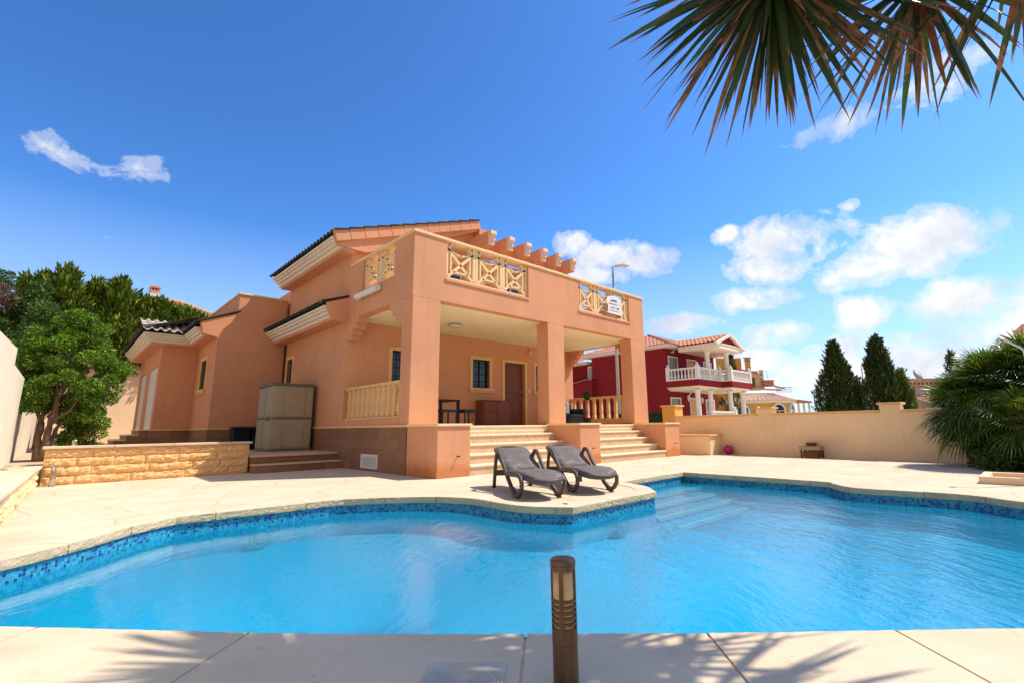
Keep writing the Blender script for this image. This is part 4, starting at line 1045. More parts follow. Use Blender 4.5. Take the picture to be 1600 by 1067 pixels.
def np_mesh(name, Vl, Fl, m, parent=None, **k):
    V_ = np.concatenate(Vl); F_ = np.concatenate(Fl)
    off = Vector((0,0,0)) if parent is None else OFF.get(parent.name, Vector((0,0,0)))
    V_ = V_-np.array(off)
    me = bpy.data.meshes.new(name); me.vertices.add(len(V_)); me.vertices.foreach_set('co', V_.astype(np.float32).ravel())
    nf, w_ = F_.shape; me.loops.add(nf*w_); me.polygons.add(nf)
    me.loops.foreach_set('vertex_index', F_.astype(np.int32).ravel()); me.polygons.foreach_set('loop_start', np.arange(0, nf*w_, w_, dtype=np.int32)); me.polygons.foreach_set('loop_total', np.full(nf, w_, dtype=np.int32))
    me.materials.append(m); me.update(); me.validate()
    o = bpy.data.objects.new(name, me); COL.objects.link(o); o.parent = parent; OFF[o.name] = off; return tag(o, **k)
def unit(v): return v/(np.linalg.norm(v, axis=1)[:, None]+1e-9)
root = thing('potted_plant', (14.35, 11.6, ZP), 'small topiary plant on a thin black stem in front of the armchair', 'potted plant')
mb = MB(); mb.lathe([(.10, 0), (.13, .04), (.15, .24), (.16, .26)], (14.0, 11.6, ZP), 14); build('pot', mb, M['black'], root, smooth=True)
mb = MB(); mb.tube([(14.0, 11.6, ZP+.2), (14.01, 11.6, ZP+.95)], .014, 6); build('stem', mb, M['bark'], root)
n = 500; d = unit(RNG.normal(size=(n, 3))); P = np.array([14.01, 11.6, ZP+1.08])+d*np.array([.13, .13, .17])*RNG.uniform(.4, 1, (n, 1)); Vl, Fl = [], []
leaf_quads(P, unit(d+RNG.normal(size=(n, 3))*.5), unit(RNG.normal(size=(n, 3))), RNG.uniform(.05, .09, n), RNG.uniform(.02, .035, n), Vl, Fl); np_mesh('foliage', Vl, Fl, M['leaf2'], root)

# ------------------------------------------------------------------ sun loungers
def lounger():
    root = thing('sun_lounger', (0, 0, 0), 'grey-brown resin sun lounger nearer the left stairs, closer to the camera', 'sun lounger', 'resin sun loungers on the pool deck')
    hw = .285
    def strip(pts, th):    # seat surface: list of (y, z, halfwidth)
        mb = MB(); n = len(pts)
        for (y, z, h) in pts:
            for sx in (-1, -.5, 0, .5, 1): mb.v.append((sx*h, y, z-.012*(1-sx*sx)))
        for i in range(n-1):
            for k in range(4): q = i*5+k; mb.f.append((q, q+1, q+6, q+5))
        return mb
    seat = [(-.40, .27, .14), (-.37, .29, .20), (-.30, .305, .25), (-.15, .32, .275), (.10, .335, .285), (.40, .33, .285), (.65, .315, .285), (.78, .325, .285)]
    back = [(.785, .33, .28), (.95, .40, .28), (1.15, .485, .28), (1.35, .565, .28), (1.52, .615, .27), (1.60, .63, .25), (1.64, .635, .20)]
    build('seat', strip(seat, .02), M['sling'], root, 0, True, solid=-.018)
    build('backrest', strip(back, .02), M['sling'], root, 0, True, solid=-.018)
    rim = MB()
    def rail(pts, r=.024, flat=1.5):
        rim.tube(pts, r, 8, True, flat)
    L = [(-hw-.005, y, z-.03) for y, z, h in seat[4:]]; 
    fr = [(-.285, .45, .29), (-.29, .1, .305), (-.275, -.15, .29), (-.245, -.30, .275), (-.19, -.38, .26), (-.1, -.42, .25), (0, -.43, .247), (.1, -.42, .25), (.19, -.38, .26), (.245, -.30, .275), (.275, -.15, .29), (.29, .1, .305), (.285, .45, .29)]
    rail([(-.285, .80, .285)]+fr+[(.285, .80, .285)], .024)
    bk = [(y, z-.012, h) for y, z, h in back]
    rail([(-h-.01, y, z) for y, z, h in bk]+[(-.1, 1.665, .64), (.1, 1.665, .64)]+[(h+.01, y, z) for y, z, h in bk[::-1]], .02)
    build('frame', rim, M['resin'], root, 0, True)
    for sx in (-1, 1):
        x = sx*.325
        side = MB()
        path = [(x, 1.40, .0), (x, 1.37, .12), (x, 1.31, .36), (x, 1.25, .52), (x*1.02, 1.17, .595), (x*1.02, 1.07, .60), (x*1.02, .97, .55), (x, .82, .43), (x, .56, .25), (x, .30, .10), (x, .12, .02)]
        side.tube(path, [.031, .031, .031, .031, .033, .034, .033, .033, .033, .034, .034], 8, True, 1.0)
        build('armrest', side, M['resin'], root, 0, True)
        lp = MB(); lp.tube([(x, .16, .018), (x, .02, .018), (x, -.10, .06), (x, -.19, .14), (x, -.20, .22), (x*.98, -.13, .285), (x*.95, .02, .315), (x*.95, .25, .31), (x*.95, .5, .295), (x*.95, .62, .26)], [.032, .034, .034, .033, .033, .034, .036, .04, .045, .03], 8)
        build('front_leg', lp, M['resin'], root, 0, True)
        ft = MB(); ft.box(x-.025, x+.025, -.0, .09, 0, .012); ft.box(x-.03, x+.03, 1.37, 1.44, 0, .014); build('foot', ft, M['black'], root)
    cr_ = MB(); cr_.beam((-.30, .75, .27), (.30, .75, .27), .08, .04); cr_.beam((-.31, 1.33, .24), (.31, 1.33, .24), .05, .09); cr_.beam((-.29, .05, .27), (.29, .05, .27), .05, .03); build('crossbar', cr_, M['resin'], root, .008)
    return root
l1 = lounger(); ang = math.atan2(.90, .43)-pi/2
l1.location = (5.15, 5.22, .008); l1.rotation_euler.z = ang
l2 = copy_tree(l1); l2.location = (6.15, 5.03, .008); l2.rotation_euler.z = math.atan2(.86, .47)-pi/2
l2['label'] = 'grey-brown resin sun lounger at the pool corner, nearer the middle pedestal'

# ------------------------------------------------------------------ small things in the foreground
def bollard(x, y, r, h, tilt, label, m, fancy=True):
    root = thing('bollard_lamp', (x, y, 0), label, 'bollard light')
    T = Matrix.Translation((x, y, 0)) @ Matrix.Rotation(tilt[0], 4, 'X') @ Matrix.Rotation(tilt[1], 4, 'Y') @ Matrix.Scale(1, 4)
    k = h/.48
    mb = MB(); mb.lathe([(r*.98, 0), (r*.98, .160*k), (r*.99, .164*k), (r*.95, .168*k)], n=32).xf(T); build('post', mb, m, root, 0, True)
    mb = MB(); mb.lathe([(r*.84, .165*k), (r*.84, .455*k)], n=32).xf(T); build('diffuser', mb, M['amber'], root, 0, True)
    mb = MB(); mb.lathe([(r, .170*k), (r, .226*k)], n=32)
    for j in range(5): z = (.238+.0205*j)*k; mb.lathe([(r, z), (r, z+.011*k)], n=32)
    mb.lathe([(r, .438*k), (r, .458*k)], n=32)
    for q in range(4):
        a = q*pi/2+.55; w_ = r*.16
        c, s = cos(a), sin(a); o = Vector((c, s, 0))*(r*.985); tdir = Vector((-s, c, 0))*w_
        P = [o-tdir, o+tdir, o+tdir-Vector((c, s, 0))*r*.12, o-tdir-Vector((c, s, 0))*r*.12]
        mb.prism([(p.x, p.y) for p in P], 'z', .22*k, .45*k)
    mb.xf(T); build('louvre_cage', mb, m, root)
    mb = MB(); mb.lathe([(r*1.02, .456*k), (r*1.03, .462*k), (r*1.03, .471*k), (r*.97, .477*k), (r*.5, .48*k), (.002, .481*k)], n=32).xf(T); build('cap', mb, m, root, 0, True)
    return root
bollard(1.545, 1.43, .0505, .478, (.0, -.012), 'weathered bronze bollard lamp with amber windows in the foreground', M['bronze'])
bollard(.03, 13.35, .045, .42, (0, 0), 'slim steel bollard lamp beside the honey stone wall', M['chrome'])
bollard(.28, 14.55, .045, .86, (0, 0), 'short pale garden post under the shrub tree behind the stone wall', M['chrome'])
# skimmer lid
c0 = Vector((1.27, 1.98)); u_ = (Vector((1.5, 1.75))-c0).normalized(); n_ = Vector((-.70, -.715)); Ls = .335
root = thing('skimmer_lid', (c0.x, c0.y, .008), 'square pale grey skimmer lid with concentric rings set in the paving', 'drain cover')
mb = MB(); ctr = c0+u_*Ls/2+n_*Ls/2; a_ = math.atan2(u_.y, u_.x); T = Matrix.Translation((ctr.x, ctr.y, .008)) @ Matrix.Rotation(a_, 4, 'Z')
mb.box(-Ls/2, Ls/2, -Ls/2, Ls/2, -.004, .004); mb.xf(T); build('frame', mb, M['lid'], root, .002)
mb = MB()
for k in range(13):
    r0 = .015+.0115*k; nn_ = 40; b = len(mb.v)
    for r_, z_ in ((r0, .005), (r0+.003, .0075), (r0+.007, .0075), (r0+.010, .005)):
        for q in range(nn_): mb.v.append((r_*cos(2*pi*q/nn_), r_*sin(2*pi*q/nn_), z_))
    for i in range(3):
        for q in range(nn_): j = (q+1) % nn_; mb.f.append((b+i*nn_+q, b+i*nn_+j, b+(i+1)*nn_+j, b+(i+1)*nn_+q))
mb.xf(T); build('ring', mb, M['lid'], root)
# shower with its tray, at the right edge
root = thing('garden_shower', (11.7, -.02, 0), 'thin steel garden shower with a bent top rising before the fan palm', 'shower')
mb = MB(); mb.tube([(11.62, -.10, .02), (11.58, -.03, 1.2), (11.55, .02, 2.16), (11.53, .04, 2.20), (11.47, .25, 2.38), (11.46, .285, 2.385), (11.455, .31, 2.36), (11.455, .315, 2.25)], .018, 10); build('pipe', mb, M['chrome'], root, 0, True)
mb = MB(); mb.lathe([(.018, .05), (.03, .03), (.045, 0), (.045, -.01)], (11.455, .315, 2.21), 14); build('head', mb, M['chrome'], root, 0, True)
root = thing('shower_tray', (11.5, -.2, 0), 'low beige plastered shower tray beside the pool at the right edge', 'shower tray')
mb = MB(); mb.box(11.0, 11.12, -1.4, .84, 0, .115).box(12.0, 12.12, -1.4, .84, 0, .115).box(11.121, 11.999, .72, .84, 0, .115).box(11.121, 11.999, -1.4, -1.28, 0, .115); build('kerb', mb, M['cream'], root, .01)
mb = MB(); mb.box(11.121, 11.999, -1.279, .719, 0, .03); build('floor', mb, M['riser'], root)
root = thing('wooden_post', (15.5, 1.3, 0), 'thin bent wooden post under the left fronds of the fan palm', 'post')
mb = MB(); mb.tube([(15.3, 1.22, 0), (15.32, 1.26, .2), (15.33, 1.30, .5)], [.05, .04, .035], 7); build('shaft', mb, M['bark'], root)
# street lights
def street_lamp(x, y, h, r, ax, lab, gl='street lamps behind the gardens'):
    root = thing('street_lamp', (x, y, 0), lab, 'street lamp', gl)
    ax = Vector(ax).normalized()
    mb = MB(); mb.tube([(x, y, 0), (x, y, h*.5), (x, y, h)], [r*1.3, r, r*.7], 10); build('pole', mb, M['lampgrey'], root, 0, True)
    e = Vector((x, y, h))+ax*.25+Vector((0, 0, .05)); mb = MB(); mb.tube([(x, y, h-.02), tuple(e)], r*.6, 8); build('arm', mb, M['lampgrey'], root)
    hd = MB(); hd.tube([tuple(Vector((x, y, h))+ax*.12+Vector((0,0,.03))), tuple(e+ax*.1), tuple(e+ax*.35), tuple(e+ax*.55)], [.06, .13, .15, .07], 12, True, .55); build('head', hd, M['lampglass'], root, 0, True)
street_lamp(18.1, 13.12, 8.45, .065, (.72, -.69, 0), 'tall grey street lamp seen through the porch and above the parapet')
street_lamp(53.4, 10.9, 6.3, .06, (.72, -.69, 0), 'small distant street lamp between the two cypresses')
# ------------------------------------------------------------------ the red house
H = thing('red_house', (33.5, 20, 0), 'dark red two-storey house with white balustraded balcony and clay tile roof', 'house')
def HB(name, boxes, m, bevel=.01, parent=None):
    mb = MB()
    for b in boxes: mb.box(*b)
    return build(name, mb, m, parent or H, bevel)
xr, yr, xq = 30.1, 17.67, 37.5
wins = [(30.42, 31.75, 3.76, 5.86, 1), (33.05, 34.5, 3.76, 5.86, 0), (35.65, 37.0, 3.76, 5.86, 1), (30.42, 31.85, .95, 2.95, 1), (33.1, 34.5, .5, 3.0, 0), (35.55, 37.0, .95, 2.95, 1)]
mb = MB(); wall_open(mb, 'y', yr, xr, xq, 0, 6.36, [(a+.1, b-.1, z0+.1, z1-.1) for a, b, z0, z1, _ in wins], .15)
mb.face([(xr, yr, 0), (xr, 24.3, 0), (xr, 24.3, 6.36), (xr, yr, 6.36)]); mb.face([(xq, yr, 0), (xq, 24.3, 0), (xq, 24.3, 6.36), (xq, yr, 6.36)])
mb.box(xr+.2, xq-.2, yr+.22, 24.2, 0, 6.2)
mb.box(30.9, 37, 24.3, 29.5, 0, 6.0)
mb.prism([(23.6, 0), (28.5, 0), (28.5, 4.1), (23.6, 4.75)], 'x', 29.0, 30.88) if False else mb.prism([(23.95, 0), (28.5, 0), (28.5, 3.9), (23.95, 4.62)], 'x', 29.6, 30.09)
build('wall', mb, M['redwall'], H)
for a, b, z0, z1, sh in wins:
    f = MB(); f.box(a, a+.1, yr-.04, yr+.03, z0, z1).box(b-.1, b, yr-.04, yr+.03, z0, z1).box(a+.1, b-.1, yr-.04, yr+.03, z1-.1, z1)
    w_ = build('window', f, M['white'], H)
    s = MB(); z = z0+.12
    s.box(a+.1, b-.1, yr+.09, yr+.10, z0, z1-.1)
    n = int((b-a-.2)/.14)
    for k in range(n+1): x = a+.1+(b-a-.2)*k/n; s.box(x-.012, x+.012, yr+.02, yr+.045, z0, z1-.1)
    for z in (z0+.5, (z0+z1)/2, z1-.5): s.box(a+.1, b-.1, yr+.046, yr+.07, z-.015, z+.015)
    build('shutter', s, M['lampgrey'] if sh else M['trimpale'], w_)
f = MB(); f.box(30.86, 30.9, 24.45, 25.35, 4.75, 5.85); w_ = build('window', f, M['white'], H); s = MB(); s.box(30.84, 30.858, 24.55, 25.25, 4.87, 5.73); build('pane', s, M['lampgrey'], w_)
# ground floor arched door surround
mb = MB()
arcp = [(34.62, .5), (34.62, 2.9)]+[(33.8+.82*cos(a*pi/10), 2.9+.55*sin(a*pi/10)) for a in range(11)]+[(32.98, 2.9), (32.98, .5), (33.06, .5), (33.06, 2.9)]+[(33.8-.74*cos(a*pi/10), 2.9+.47*sin(a*pi/10)) for a in range(11)]+[(34.54, .5)]
for i in range(len(arcp)//2):
    pass
for a in range(10):
    t0, t1 = pi*a/10, pi*(a+1)/10
    mb.prism([(33.8+.82*cos(t0), 3.0+.5*sin(t0)), (33.8+.82*cos(t1), 3.0+.5*sin(t1)), (33.8+.72*cos(t1), 3.0+.4*sin(t1)), (33.8+.72*cos(t0), 3.0+.4*sin(t0))], 'y', yr-.05, yr-.002)
build('door_arch', mb, M['white'], H)
# eaves + roof
mb = MB(); mb.box(xr-.62, xq+.6, yr-.62, 24.9, 6.36, 6.44).box(xr-.66, xq+.64, yr-.66, 24.94, 6.44, 6.56)
mb.box(30.3, 37.6, 24.95, 30.1, 6.0, 6.2)
build('cornice', mb, M['cornice'], H, .01)
def hip(mb, x0, x1, y0, y1, z, zr):
    m = min(x1-x0, y1-y0)/2
    if x1-x0 < y1-y0: A, B_ = Vector(((x0+x1)/2, y0+m, zr)), Vector(((x0+x1)/2, y1-m, zr))
    else: A, B_ = Vector((x0+m, (y0+y1)/2, zr)), Vector((x1-m, (y0+y1)/2, zr))
    return A, B_
def slope_tiles(quad, pitch=.3, amp=.05, row=.45, n=5):
    """quad: e0, e1 (eave), r1, r0 (ridge ends); clipped tile field"""
    e0, e1, r1, r0 = [Vector(p) for p in quad]; u = (e1-e0).normalized(); mid = (r0+r1)/2
    v = (mid-e0)-u*((mid-e0).dot(u)); Wd = v.length; v.normalize(); nn = u.cross(v); nn = nn if nn.z > 0 else -nn
    L = (e1-e0).length; a0 = (r0-e0).dot(u); a1 = (r1-e0).dot(u); R = max(2, int(Wd/row)); mb = MB()
    for r in range(R):
        f0, f1 = r/R, (r+1)/R; l0, h0 = a0*f0, L+(a1-L)*f0; l1, h1 = a0*f1, L+(a1-L)*f1
        N = max(2, int((h0-l0)/pitch*n)); base = len(mb.v)
        for (f, l, h, lift) in ((f0, l0, h0, .045), (f1, l1, h1, .0)):
            for i in range(N+1):
                s = l0+(h0-l0)*i/N; s = min(max(s, l), h); c = cos(s/pitch*2*pi); hg = amp*(c if c > 0 else c*.6)
                mb.v.append(tuple(e0+u*s+v*(Wd*f)+nn*(hg+lift+amp)))
        for i in range(N): mb.f.append((base+i, base+i+1, base+N+2+i, base+N+1+i))
        b2 = len(mb.v)
        for i in range(N+1): mb.v.append(tuple(Vector(mb.v[base+i])-nn*.05))
        for i in range(N): mb.f.append((base+i, base+i+1, b2+i+1, b2+i))
    return mb
x0, x1, y0, y1, z = xr-.7, xq+.7, yr-.7, 25.0, 6.5; A = Vector(((x0+x1)/2-.2, y0+4.15, 8.1)); B2 = Vector(((x0+x1)/2+.2, y0+4.15, 8.1))
rm = MB()
rm.add(slope_tiles(((x0, y0, z), (x1, y0, z), B2, A))); rm.add(slope_tiles(((x0, y1, z), (x0, y0, z), A, A+Vector((0, .01, 0))))); rm.add(slope_tiles(((x1, y0, z), (x1, y1, z), B2, B2)))
rm.add(slope_tiles(((29.9, 30.3, 6.15), (29.9, 25.0, 6.15), (33.5, 26.5, 7.4), (33.5, 28.5, 7.4))))
rm.add(slope_tiles(((29.5, 28.6, 3.92), (29.5, 23.9, 4.66), (30.2, 23.9, 4.80), (30.2, 28.6, 4.06)), .3, .04))
roofr = build('roof', rm, M['tilered'], H)
rg = MB(); 
for c in ((x0, y0), (x1, y0)): rg.tube([(c[0], c[1], z+.1), tuple((A if c[0] == x0 else B2)+Vector((0, 0, .1)))], .09, 6)
rg.tube([tuple(A+Vector((0,0,.1))), tuple(B2+Vector((0,0,.1)))], .09, 6); build('ridge', rg, M['tilebuff'], roofr)
ch = MB(); ch.box(33.3, 34.3, 22.6, 23.3, 7.2, 8.35).box(33.2, 34.4, 22.5, 23.4, 8.35, 8.5).box(33.4, 34.2, 22.7, 23.2, 8.5, 8.7); build('chimney', ch, M['tilered'], roofr, .02)
# pedimented porch roof over the balcony
yp, pk, pl_, pr_ = 14.15, 32.75, 30.75, 34.75; ze = 6.30
rm = MB()
rm.add(slope_tiles(((pl_-.1, 19.2, ze+.1), (pl_-.1, yp, ze+.1), (pk, yp, 7.13), (pk, 19.2, 7.13)))); rm.add(slope_tiles(((pr_+.1, yp, ze+.1), (pr_+.1, 19.2, ze+.1), (pk, 19.2, 7.13), (pk, yp, 7.13))))
build('porch_roof', rm, M['tilered'], H)
mb = MB(); mb.box(pl_, pr_, yp+.02, yr-.67, ze-.26, ze); mb.box(pl_-.08, pr_+.08, yp-.02, yr-.67, ze, ze+.09)
def rk(a, b, h_, d0, d1): mb.prism([(a[0], a[1]), (b[0], b[1]), (b[0], b[1]-h_), (a[0], a[1]-h_)], 'y', d0, d1)
rk((pl_-.2, ze+.08), (pk, 7.20), .22, yp-.10, yp+.12); rk((pk, 7.20), (pr_+.2, ze+.08), .22, yp-.10, yp+.12)
build('pediment', mb, M['cornice'], H, .01)
mb = MB(); mb.prism([(pl_+.5, ze+.10), (pr_-.5, ze+.10), (pk, 6.93)], 'y', yp+.13, yp+.2); build('gable', mb, M['redwall'], H)
# balcony in two steps
b1 = (29.95, 33.4, 15.2); b2 = (33.4, 36.8, 14.5)
mb = MB(); mb.box(b1[0], b1[1], b1[2], yr-.002, 3.58, 4.0).box(b2[0]+.002, b2[1], b2[2], yr-.002, 3.58, 4.0); build('balcony', mb, M['redwall'], H, .01)
mb = MB()
for (a, b, y) in (b1, b2):
    p = [(a+.1, y+.1), (b-.1, y+.1), (b-.1, yr-.005), (a+.1, yr-.005)]; q = [(a+.45, y+.5), (b-.45, y+.5), (b-.45, yr-.005), (a+.45, yr-.005)]
    for i in range(4): j = (i+1) % 4; mb.face([(*p[i], 3.578), (*p[j], 3.578), (*q[j], 3.36), (*q[i], 3.36)])
    mb.face([(*c_, 3.36) for c_ in q])
build('balcony_soffit', mb, M['cornice'], H)
def baluster_run(pts, z0, h, posts, par, dens=.24):
    mb = MB()
    for i in range(len(pts)-1):
        a, b = Vector((*pts[i], 0)), Vector((*pts[i+1], 0)); L = (b-a).length; n = max(2, int(L/dens))
        mb.beam(a+Vector((0, 0, z0+h-.05)), b+Vector((0, 0, z0+h-.05)), .16, .10); mb.beam(a+Vector((0, 0, z0+.05)), b+Vector((0, 0, z0+.05)), .16, .10)
        for k in range(n):
            p = a.lerp(b, (k+.5)/n); mb.lathe([(.045, .1), (.075, .24), (.045, .42), (.04, h-.24), (.06, h-.11)], (p.x, p.y, z0), 6)
    o = build('balustrade', mb, M['white'], par)
    for (x, y) in posts:
        c = MB(); c.box(x-.12, x+.12, y-.12, y+.12, z0-.0, z0+h+.08); c.lathe([(.16, 0), (.16, .05), (.07, .10), (.10, .18), (.001, .27)], (x, y, z0+h+.08), 8); build('post', c, M['white'], o, .008)
baluster_run([(30.05, 17.6), (30.05, 15.32), (33.3, 15.32)], 4.0, .82, [(30.05, 17.5), (30.05, 15.32), (33.28, 15.32)], H)
baluster_run([(33.5, 15.3), (33.5, 14.62), (36.68, 14.62), (36.68, 17.6)], 4.0, .82, [(33.5, 14.62), (36.68, 14.62)], H)
baluster_run([(30.1, 14.6), (33.6, 14.6)], 1.15, .75, [(33.6, 14.6)], H); baluster_run([(35.2, 13.6), (37.6, 13.6)], 1.15, .75, [(35.2, 13.6)], H)
for (x, y, z0, z1) in ((30.5, 15.65, .2, 3.37), (32.3, 15.65, .2, 3.37), (34.0, 15.0, .2, 3.37), (36.05, 15.0, .2, 3.37), (31.85, 15.45, 4.0, 6.05), (33.75, 14.95, 4.0, 6.05)):
    mb = MB(); mb.lathe([(.24, 0), (.24, .12), (.17, .18), (.165, z1-z0-.2), (.19, z1-z0-.15), (.24, z1-z0-.06), (.24, z1-z0)], (x, y, z0), 14); build('column', mb, M['white'], H, 0, True)
for (x, y, z_) in ((32.7, yr-.15, 3.0), (34.75, yr-.15, 2.9)):
    mb = MB(); mb.box(x-.02, x+.02, y, yr, z_, z_+.05).lathe([(.03, -.2), (.10, 0), (.12, .18), (.03, .27)], (x, y, z_-.1), 6); build('wall_lantern', mb, M['white'], H)
mb = MB(); mb.tube([(30.9, yr-.01, 6.15), (30.9, yr-.2, 6.1), (30.9, yr-.22, 6.25)], .05, 6); build('gutter_spout', mb, M['white'], H)
mb = MB(); mb.tube([(34.55, 15.3, 3.36), (34.55, 15.3, 3.2)], .02, 5); mb.lathe([(.03, 0), (.14, .12), (.12, .30), (.02, .36)], (34.55, 15.3, 2.85), 6); build('hanging_lantern', mb, M['white'], H)

# ------------------------------------------------------------------ the mustard house further on: frame facing the garden
FH = Vector((.696, .718, 0)); RH = Vector((.718, -.696, 0)); ZU = Vector((0, 0, 1))
def FR(D, x=0, z=0): return Matrix(((RH.x, FH.x, 0, RH.x*x+FH.x*D), (RH.y, FH.y, 0, RH.y*x+FH.y*D), (0, 0, 1, z), (0, 0, 0, 1)))
YH = thing('mustard_house', tuple((RH*27+FH*58)[:2])+(0,), 'mustard yellow villa with curved tiled bay and arched windows, beyond the red house', 'house')
def YB_(name, mb, m, par=None, bevel=0, D=55, smooth=False): return build(name, mb.xf(FR(D)), m, par or YH, bevel, smooth)
R0, cxl, cyl = 3.5, 27.2, 3.6
mb = MB(); mb.lathe([(R0, -1), (R0, 3.5)], (cxl, cyl, 0), 48); mb.box(21, 26.3, 5.2, 14, -1, 5.0).box(26.3, 29.4, 4.2, 13, 3.4, 4.75)
YB_('wall', mb, M['yhouse'])
mb = MB(); mb.lathe([(R0+.02, 3.35), (R0+.38, 3.48), (R0+.45, 3.62), (R0+.45, 3.70)], (cxl, cyl, 0), 48); mb.box(20.8, 26.4, 4.9, 5.3, 4.95, 5.2); YB_('cornice', mb, M['cornice'])
mb = MB(); N = 150; b = 0; RR = [(R0+.55, 3.70), (R0-.6, 4.12), (R0-1.75, 4.55)]
for (r_, z_) in RR:
    for k in range(N): a = 2*pi*k/N; w_ = .05*cos(k*2*pi/3); mb.v.append((cxl+r_*cos(a), cyl+r_*sin(a), z_+w_))
for i in range(2):
    for k in range(N): j = (k+1) % N; mb.f.append((i*N+k, i*N+j, (i+1)*N+j, (i+1)*N+k))
yroof = YB_('roof', mb, M['tilebuff'])
for wx in (24.35, 27.7, 29.75):   # arched windows round the bay
    dx = (wx-cxl)/R0; a = math.asin(max(-.97, min(.97, dx))); o = Matrix.Translation((cxl+R0*sin(a), cyl-R0*cos(a), 0)) @ Matrix.Rotation(a, 4, 'Z')
    hw_ = .62
    mb = MB()
    for k in range(12):
        t0, t1 = pi*k/12, pi*(k+1)/12; ro, ri = hw_+.2, hw_
        mb.prism([(ro*cos(t0), 2.55+ro*sin(t0)), (ro*cos(t1), 2.55+ro*sin(t1)), (ri*cos(t1), 2.55+ri*sin(t1)), (ri*cos(t0), 2.55+ri*sin(t0))], 'y', -.14, .1)
    mb.box(-hw_-.2, -hw_, -.14, .1, 1.3, 2.55).box(hw_, hw_+.2, -.14, .1, 1.3, 2.55); mb.xf(o); w_ = YB_('window', mb, M['white'])
    mb = MB(); mb.prism([(-hw_, 1.3), (hw_, 1.3)]+[(hw_*cos(pi*k/12), 2.55+hw_*sin(pi*k/12)) for k in range(13)], 'y', -.06, .08); mb.xf(o); YB_('pane', mb, M['glassdark'], w_)
    mb = MB(); mb.box(-hw_, hw_, -.12, -.07, 2.45, 2.52).box(-.03, .03, -.12, -.07, 1.3, 2.45); mb.xf(o); YB_('glazing_bar', mb, M['white'], w_)
def YU_(name, mb, m, par=None, bevel=0, **k):
    mb.v = [(p[0]*(1+p[1]/55), p[1], (p[2]-1)*(1+p[1]/55)+1) for p in mb.v]; return YB_(name, mb, m, par, bevel)
mb = MB(); mb.box(23.2, 25.7, 8, 12, 4.8, 7.0); mb.box(24.3, 24.95, 6.9, 7.6, 6.0, 8.1); mb.box(21, 23.9, 9, 13, 6.8, 8.5); YU_('upper_wall', mb, M['yhouse'], None, .02)
mb = MB(); mb.box(24.2, 25.05, 6.8, 7.7, 8.1, 8.2).box(24.3, 24.95, 6.9, 7.6, 8.2, 8.42).box(24.15, 25.1, 6.75, 7.75, 8.42, 8.58); YU_('chimney', mb, M['tilebuff'], yroof, .02)
mb = MB(); mb.box(25.85, 26.3, 6.9, 7.3, 5.0, 6.9).box(25.8, 26.35, 6.85, 7.35, 6.9, 7.12); YU_('chimney', mb, M['pinkish'], yroof, .02)
mb = MB(); mb.box(26.3, 27.4, 6.5, 7.2, 5.2, 5.85).box(26.2, 27.5, 6.4, 7.3, 5.85, 5.95); YU_('chimney', mb, M['tilered'], yroof, .02)
mb = MB(); mb.tube([(26.8, 6.8, 5.9), (26.7, 6.8, 7.0)], .025, 5); mb.tube([(26.45, 6.8, 6.95), (26.95, 6.8, 7.0)], .02, 5); YU_('antenna', mb, M['lampgrey'])
mb = MB(); mb.prism([(23.0, 7.45), (26.3, 6.62), (26.3, 6.50), (23.0, 7.25)], 'y', 6.2, 9); mb.prism([(26.2, 5.72), (28.6, 5.0), (28.6, 4.86), (26.2, 5.5)], 'y', 5.6, 8); YU_('upper_roof', mb, M['tilered'])
mb = MB(); mb.prism([(23.0, 7.22), (26.2, 6.5), (26.2, 6.1), (23.0, 6.6)], 'y', 6.5, 7.5); mb.prism([(23.0, 5.2), (28.2, 4.9), (28.2, 4.7), (23, 5.0)], 'y', 5.0, 6.2); mb.box(23.4, 24.6, 6.6, 6.9, 4.8, 6.2).box(25.3, 25.9, 6.6, 6.9, 4.8, 6.2); YU_('fascia', mb, M['pinkish'])
mb = MB()
for k in range(14): x = 27.6+.13*k; mb.tube([(x, 5.0, 4.5), (x, 5.0, 5.1)], .015, 4)
mb.beam((27.5, 5.0, 5.1), (29.5, 5.0, 5.1), .04, .04); YU_('railing', mb, M['black'])
mb = MB()
for (x, y) in ((29.9, 6.0), (30.5, 6.6), (31.1, 6.0)): mb.lathe([(.12, 0), (.12, 2.6)], (x, y, .7), 8)
YU_('porch_column', mb, M['white']); mb = MB(); mb.prism([(29.4, 3.3), (31.5, 3.3), (31.4, 3.5), (29.6, 3.75)], 'y', 5.4, 7.2); YU_('porch_roof', mb, M['tilered'])

# house with the satellite dish behind the cypresses
DH = thing('far_house', tuple((RH*31+FH*45)[:2])+(0,), 'pale mauve house with satellite dish on the roof between cypress and fan palm', 'house')
w0, w1 = 30.3, 36.5
mb = MB(); mb.box(w0, w1, 0, 8, 0, 4.0); build('wall', mb.xf(FR(41)), simple('mauve_wall', (.55, .44, .42, 1), .9, .05, 2, .1), DH)
mb = MB(); mb.box(w0-.25, w1, -.4, 8, 4.0, 4.12).box(w0-.25, w1, -.4, 8, 4.30, 4.62)
k = 0
while w0-.2+k*.34 < w1: mb.box(w0-.2+k*.34, w0-.2+k*.34+.17, -.38, 0, 4.121, 4.299); k += 1
build('parapet', mb.xf(FR(41)), M['tilebuff'], DH)
mb = MB(); mb.lathe([(.02, .0), (.3, .05), (.5, .16), (.56, .24)], (0, 0, 0), 20); mb.xf(FR(41) @ Matrix.Translation((32.9, .5, 4.95)) @ Matrix.Rotation(radians(70), 4, 'X') @ Matrix.Rotation(radians(25), 4, 'Y')); build('satellite_dish', mb, M['lampgrey'], DH, 0, True)
